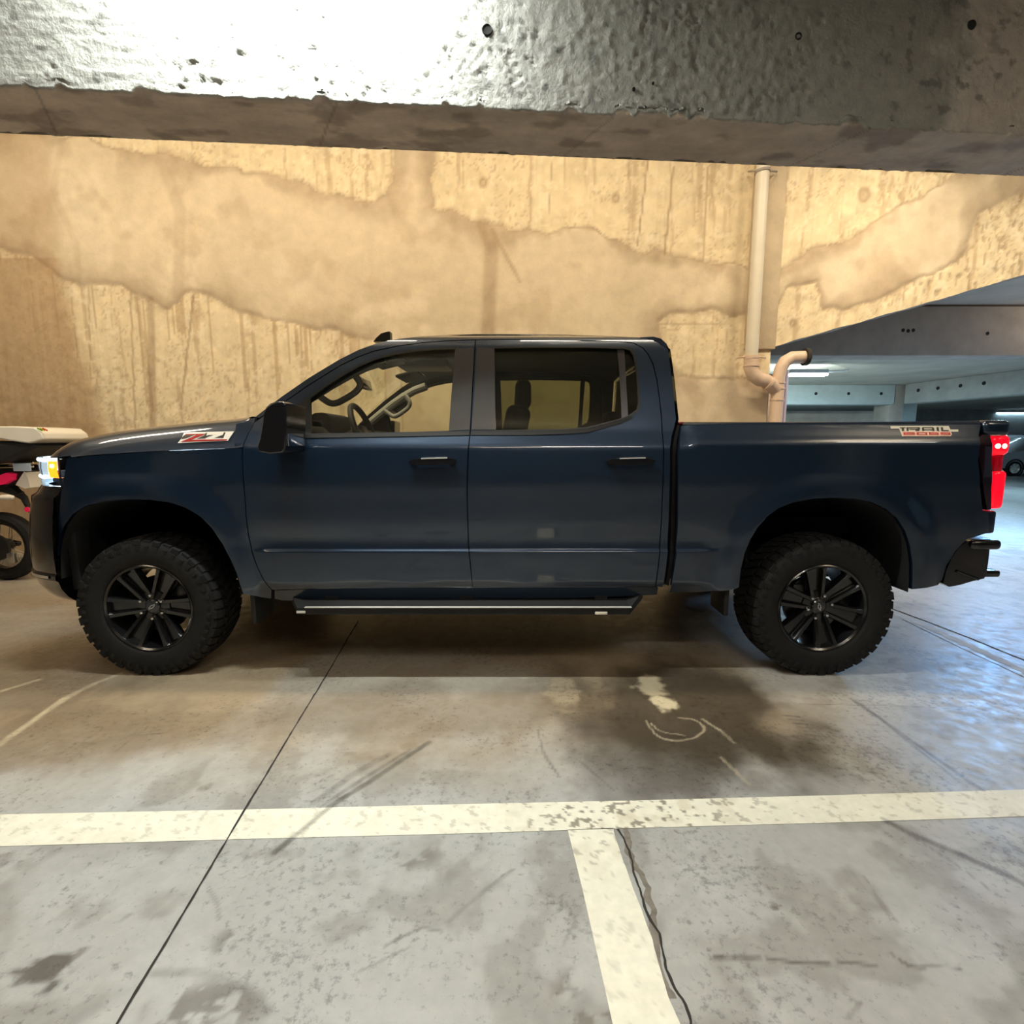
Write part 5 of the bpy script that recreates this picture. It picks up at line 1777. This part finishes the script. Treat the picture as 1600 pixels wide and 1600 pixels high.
B().lathe([(0, -.075), (.018, -.06), (.026, -.02), (.024, .04), (0, .06)], 14, Matrix.Translation(q) @ Matrix.Rotation(math.pi / 2, 4, 'Z')).build('indicator', 'case_white', moto)
B().tube([q, (q[0], MY, q[2] + .03)], .009, 8).build('indicator_stalk', 'satin_black', moto)
for yy in (725, 731):
    B().tube([mp(-30, yy, MY - .12), mp(52, yy - 2, MY - .12)], .009, 8).build('rack_tube', 'chrome', moto)
# top case: black base, white lid
def casebox(name, pts, m, hw, par, taper=.03):
    p = [(mp(*q)[0], mp(*q)[2]) for q in pts]
    n = len(p)
    vs = [(x, MY - hw, z) for x, z in p] + [(x, MY + hw, z) for x, z in p]
    o = B().add(vs, [tuple(range(n)), tuple(range(2 * n - 1, n - 1, -1))] + [(i, i + n, (i + 1) % n + n, (i + 1) % n) for i in range(n)]).build(name, m, par, smooth=30)
    md = o.modifiers.new('bevel', 'BEVEL')
    md.width = taper
    md.segments = 3
    md.limit_method = 'ANGLE'
    return o


cs = casebox('top_case', ((-130, 685), (80, 692), (92, 697), (72, 708), (40, 722), (-10, 728), (-110, 728)), 'plastic', .23, moto)
ld = casebox('case_lid', ((-140, 678), (-90, 668), (0, 667.5), (60, 667), (92, 669), (103, 677), (106, 686), (84, 692.5), (70, 691), (20, 682), (-30, 680), (-100, 684)), 'case_white', .25, cs, .012)
for k, cc in enumerate(((60, 170, 60), (235, 190, 50), (220, 80, 50))):
    q = mp(62 + 4 * k, 671, MY - .253)
    B().box((q[0], MY - .2515, q[2]), (.05, .003, .012), Matrix.Rotation(math.radians(25), 3, 'Y')).build('sticker', mat('sticker_colour', srgb(*cc), .4), ld)
# seat, tank, engine, bars: outside the frame, kept simple but complete
b = B()
b.prism([(wc[0] - .02, .93), (wc[0] - .75, .88), (wc[0] - .80, .80), (wc[0] - .05, .84)], MY - .13, MY + .13)
b.build('seat', 'satin_black', moto)
B().box((wc[0] - .98, MY, .93), (.46, .30, .26), bev=.09, seg=4).build('fuel_tank', 'gloss_black', moto)
B().box((wc[0] - .80, MY, .50), (.46, .30, .38), bev=.06, seg=3).build('engine', 'steel', moto)
B().tube([(wc[0] - .55, MY - .2, .42), (wc[0] - .1, MY - .2, .45), (wc[0] + .12, MY - .2, .60)], .04, 12).build('exhaust', 'steel', moto)
B().tube([(fwx + .42, MY - .36, 1.12), (fwx + .38, MY - .12, 1.06), (fwx + .38, MY + .12, 1.06), (fwx + .42, MY + .36, 1.12)], .014, 10).build('handlebar', 'satin_black', moto)
B().box((fwx + .25, MY, .92), (.16, .22, .20), bev=.05, seg=3).build('headlamp', 'satin_black', moto)
b = B()
b.tube([(fwx + .20, MY, R + .28), (fwx, MY, R + .36), (fwx - .20, MY, R + .27)], .06, 10)
b.build('front_mudguard', 'satin_black', moto)

# ------------------------------------------------------------------ far cars at the right edge
M['carsilver'] = mat('silver_car_paint', (.42, .44, .46), .3, .5, .8)
M['vanwhite'] = mat('white_van_paint', (.55, .56, .57), .4, 0, .4)
gx, gy = at_z(1583, 744, 0)


def simple_car(name, x0, y0, pts, width, m, label, cat, wheels, wr, glass_pts):
    t = thing(name, (x0, y0, 0), label, cat)
    hw = width / 2
    n = len(pts)
    rows = []
    for s in np.linspace(-1, 1, 13):
        k = 1 - .10 * abs(s) ** 3
        rows.append([(x0 + x, y0 + s * hw, .25 + (z - .25) * (k if z > .9 else 1)) for x, z in pts])
    b = B().grid(rows)
    for s in (0, 12):
        b.add(rows[s], [tuple(range(n))])
    b.build('car_body', m, t, smooth=45)
    for sd in (-1, 1):
        for q in glass_pts:
            b = B().prism([(x0 + x, z) for x, z in q], y0 + sd * hw * .955, y0 + sd * (hw * .955 + .012))
            b.build('side_window', 'glass_dark', t)
        for xw in wheels:
            w = B().lathe([(wr * .62, -.09), (wr * .92, -.10), (wr, -.06), (wr, .08), (wr * .62, .09)], 28, Matrix.Translation((x0 + xw, y0 + sd * (hw - .08), wr))).build('wheel', 'rubber', t)
            b = B()
            f_ = Matrix.Translation((x0 + xw, y0 + sd * (hw - .08), wr)) @ (Matrix.Rotation(math.pi, 4, 'Z') if sd > 0 else Matrix())
            b.lathe([(0, -.075), (wr * .2, -.085), (wr * .25, -.06), (wr * .55, -.055), (wr * .66, -.095), (wr * .66, -.05)], 28, f_)
            for k in range(7):
                a = 2 * math.pi * k / 7
                b.box((x0 + xw + wr * .4 * math.cos(a), y0 + sd * (hw - .0), wr + wr * .4 * math.sin(a)), (wr * .5, .03, wr * .14), Matrix.Rotation(-a, 3, 'Y'))
            b.build('hub_cap', 'silver', w)
            b = B().lathe([(wr * 1.04, -.02), (wr * 1.22, -.02), (wr * 1.22, .0), (wr * 1.04, .0)], 28, Matrix.Translation((x0 + xw, y0 + sd * (hw + .0), wr * 1.03)), close=True)
            b.build('arch_lip', 'dark', t)
    return t


sx = gx - .0
car = simple_car('car', sx, gy + .85, [(-.62, .30), (-.72, .50), (-.70, .72), (-.60, .86), (-.1, .98), (.45, 1.08), (1.25, 1.46), (2.0, 1.52), (2.9, 1.45), (3.5, 1.10), (3.75, .95), (3.8, .5), (3.7, .28)], 1.72, 'carsilver',
                 'silver hatchback parked far back beyond the tail lamps', 'car', (0.0, 2.55), .29, [[(.62, 1.06), (1.28, 1.38), (1.95, 1.42), (1.95, 1.04)], [(2.02, 1.04), (2.02, 1.42), (2.8, 1.36), (3.2, 1.06)]])
lx_, lz_ = at(1563, 708, gy - .02)
B().box((sx - .58, gy + .10, .80), (.24, .30, .12), bev=.03).build('headlamp', 'lamp_clear', car)
vx, vy = at_z(1560, 728, 0)
van = simple_car('van', at(1563, 700, 24.2)[0] + .6, 25.2, [(-.7, .35), (-.8, .8), (-.78, 1.7), (-.55, 1.98), (.5, 2.05), (3.6, 2.05), (3.75, 1.9), (3.8, .4)], 1.9, 'vanwhite',
                 'pale van standing behind the silver hatchback, far back', 'van', (0.2, 2.9), .33, [[(.3, 1.25), (.3, 1.8), (1.4, 1.8), (1.4, 1.25)]])
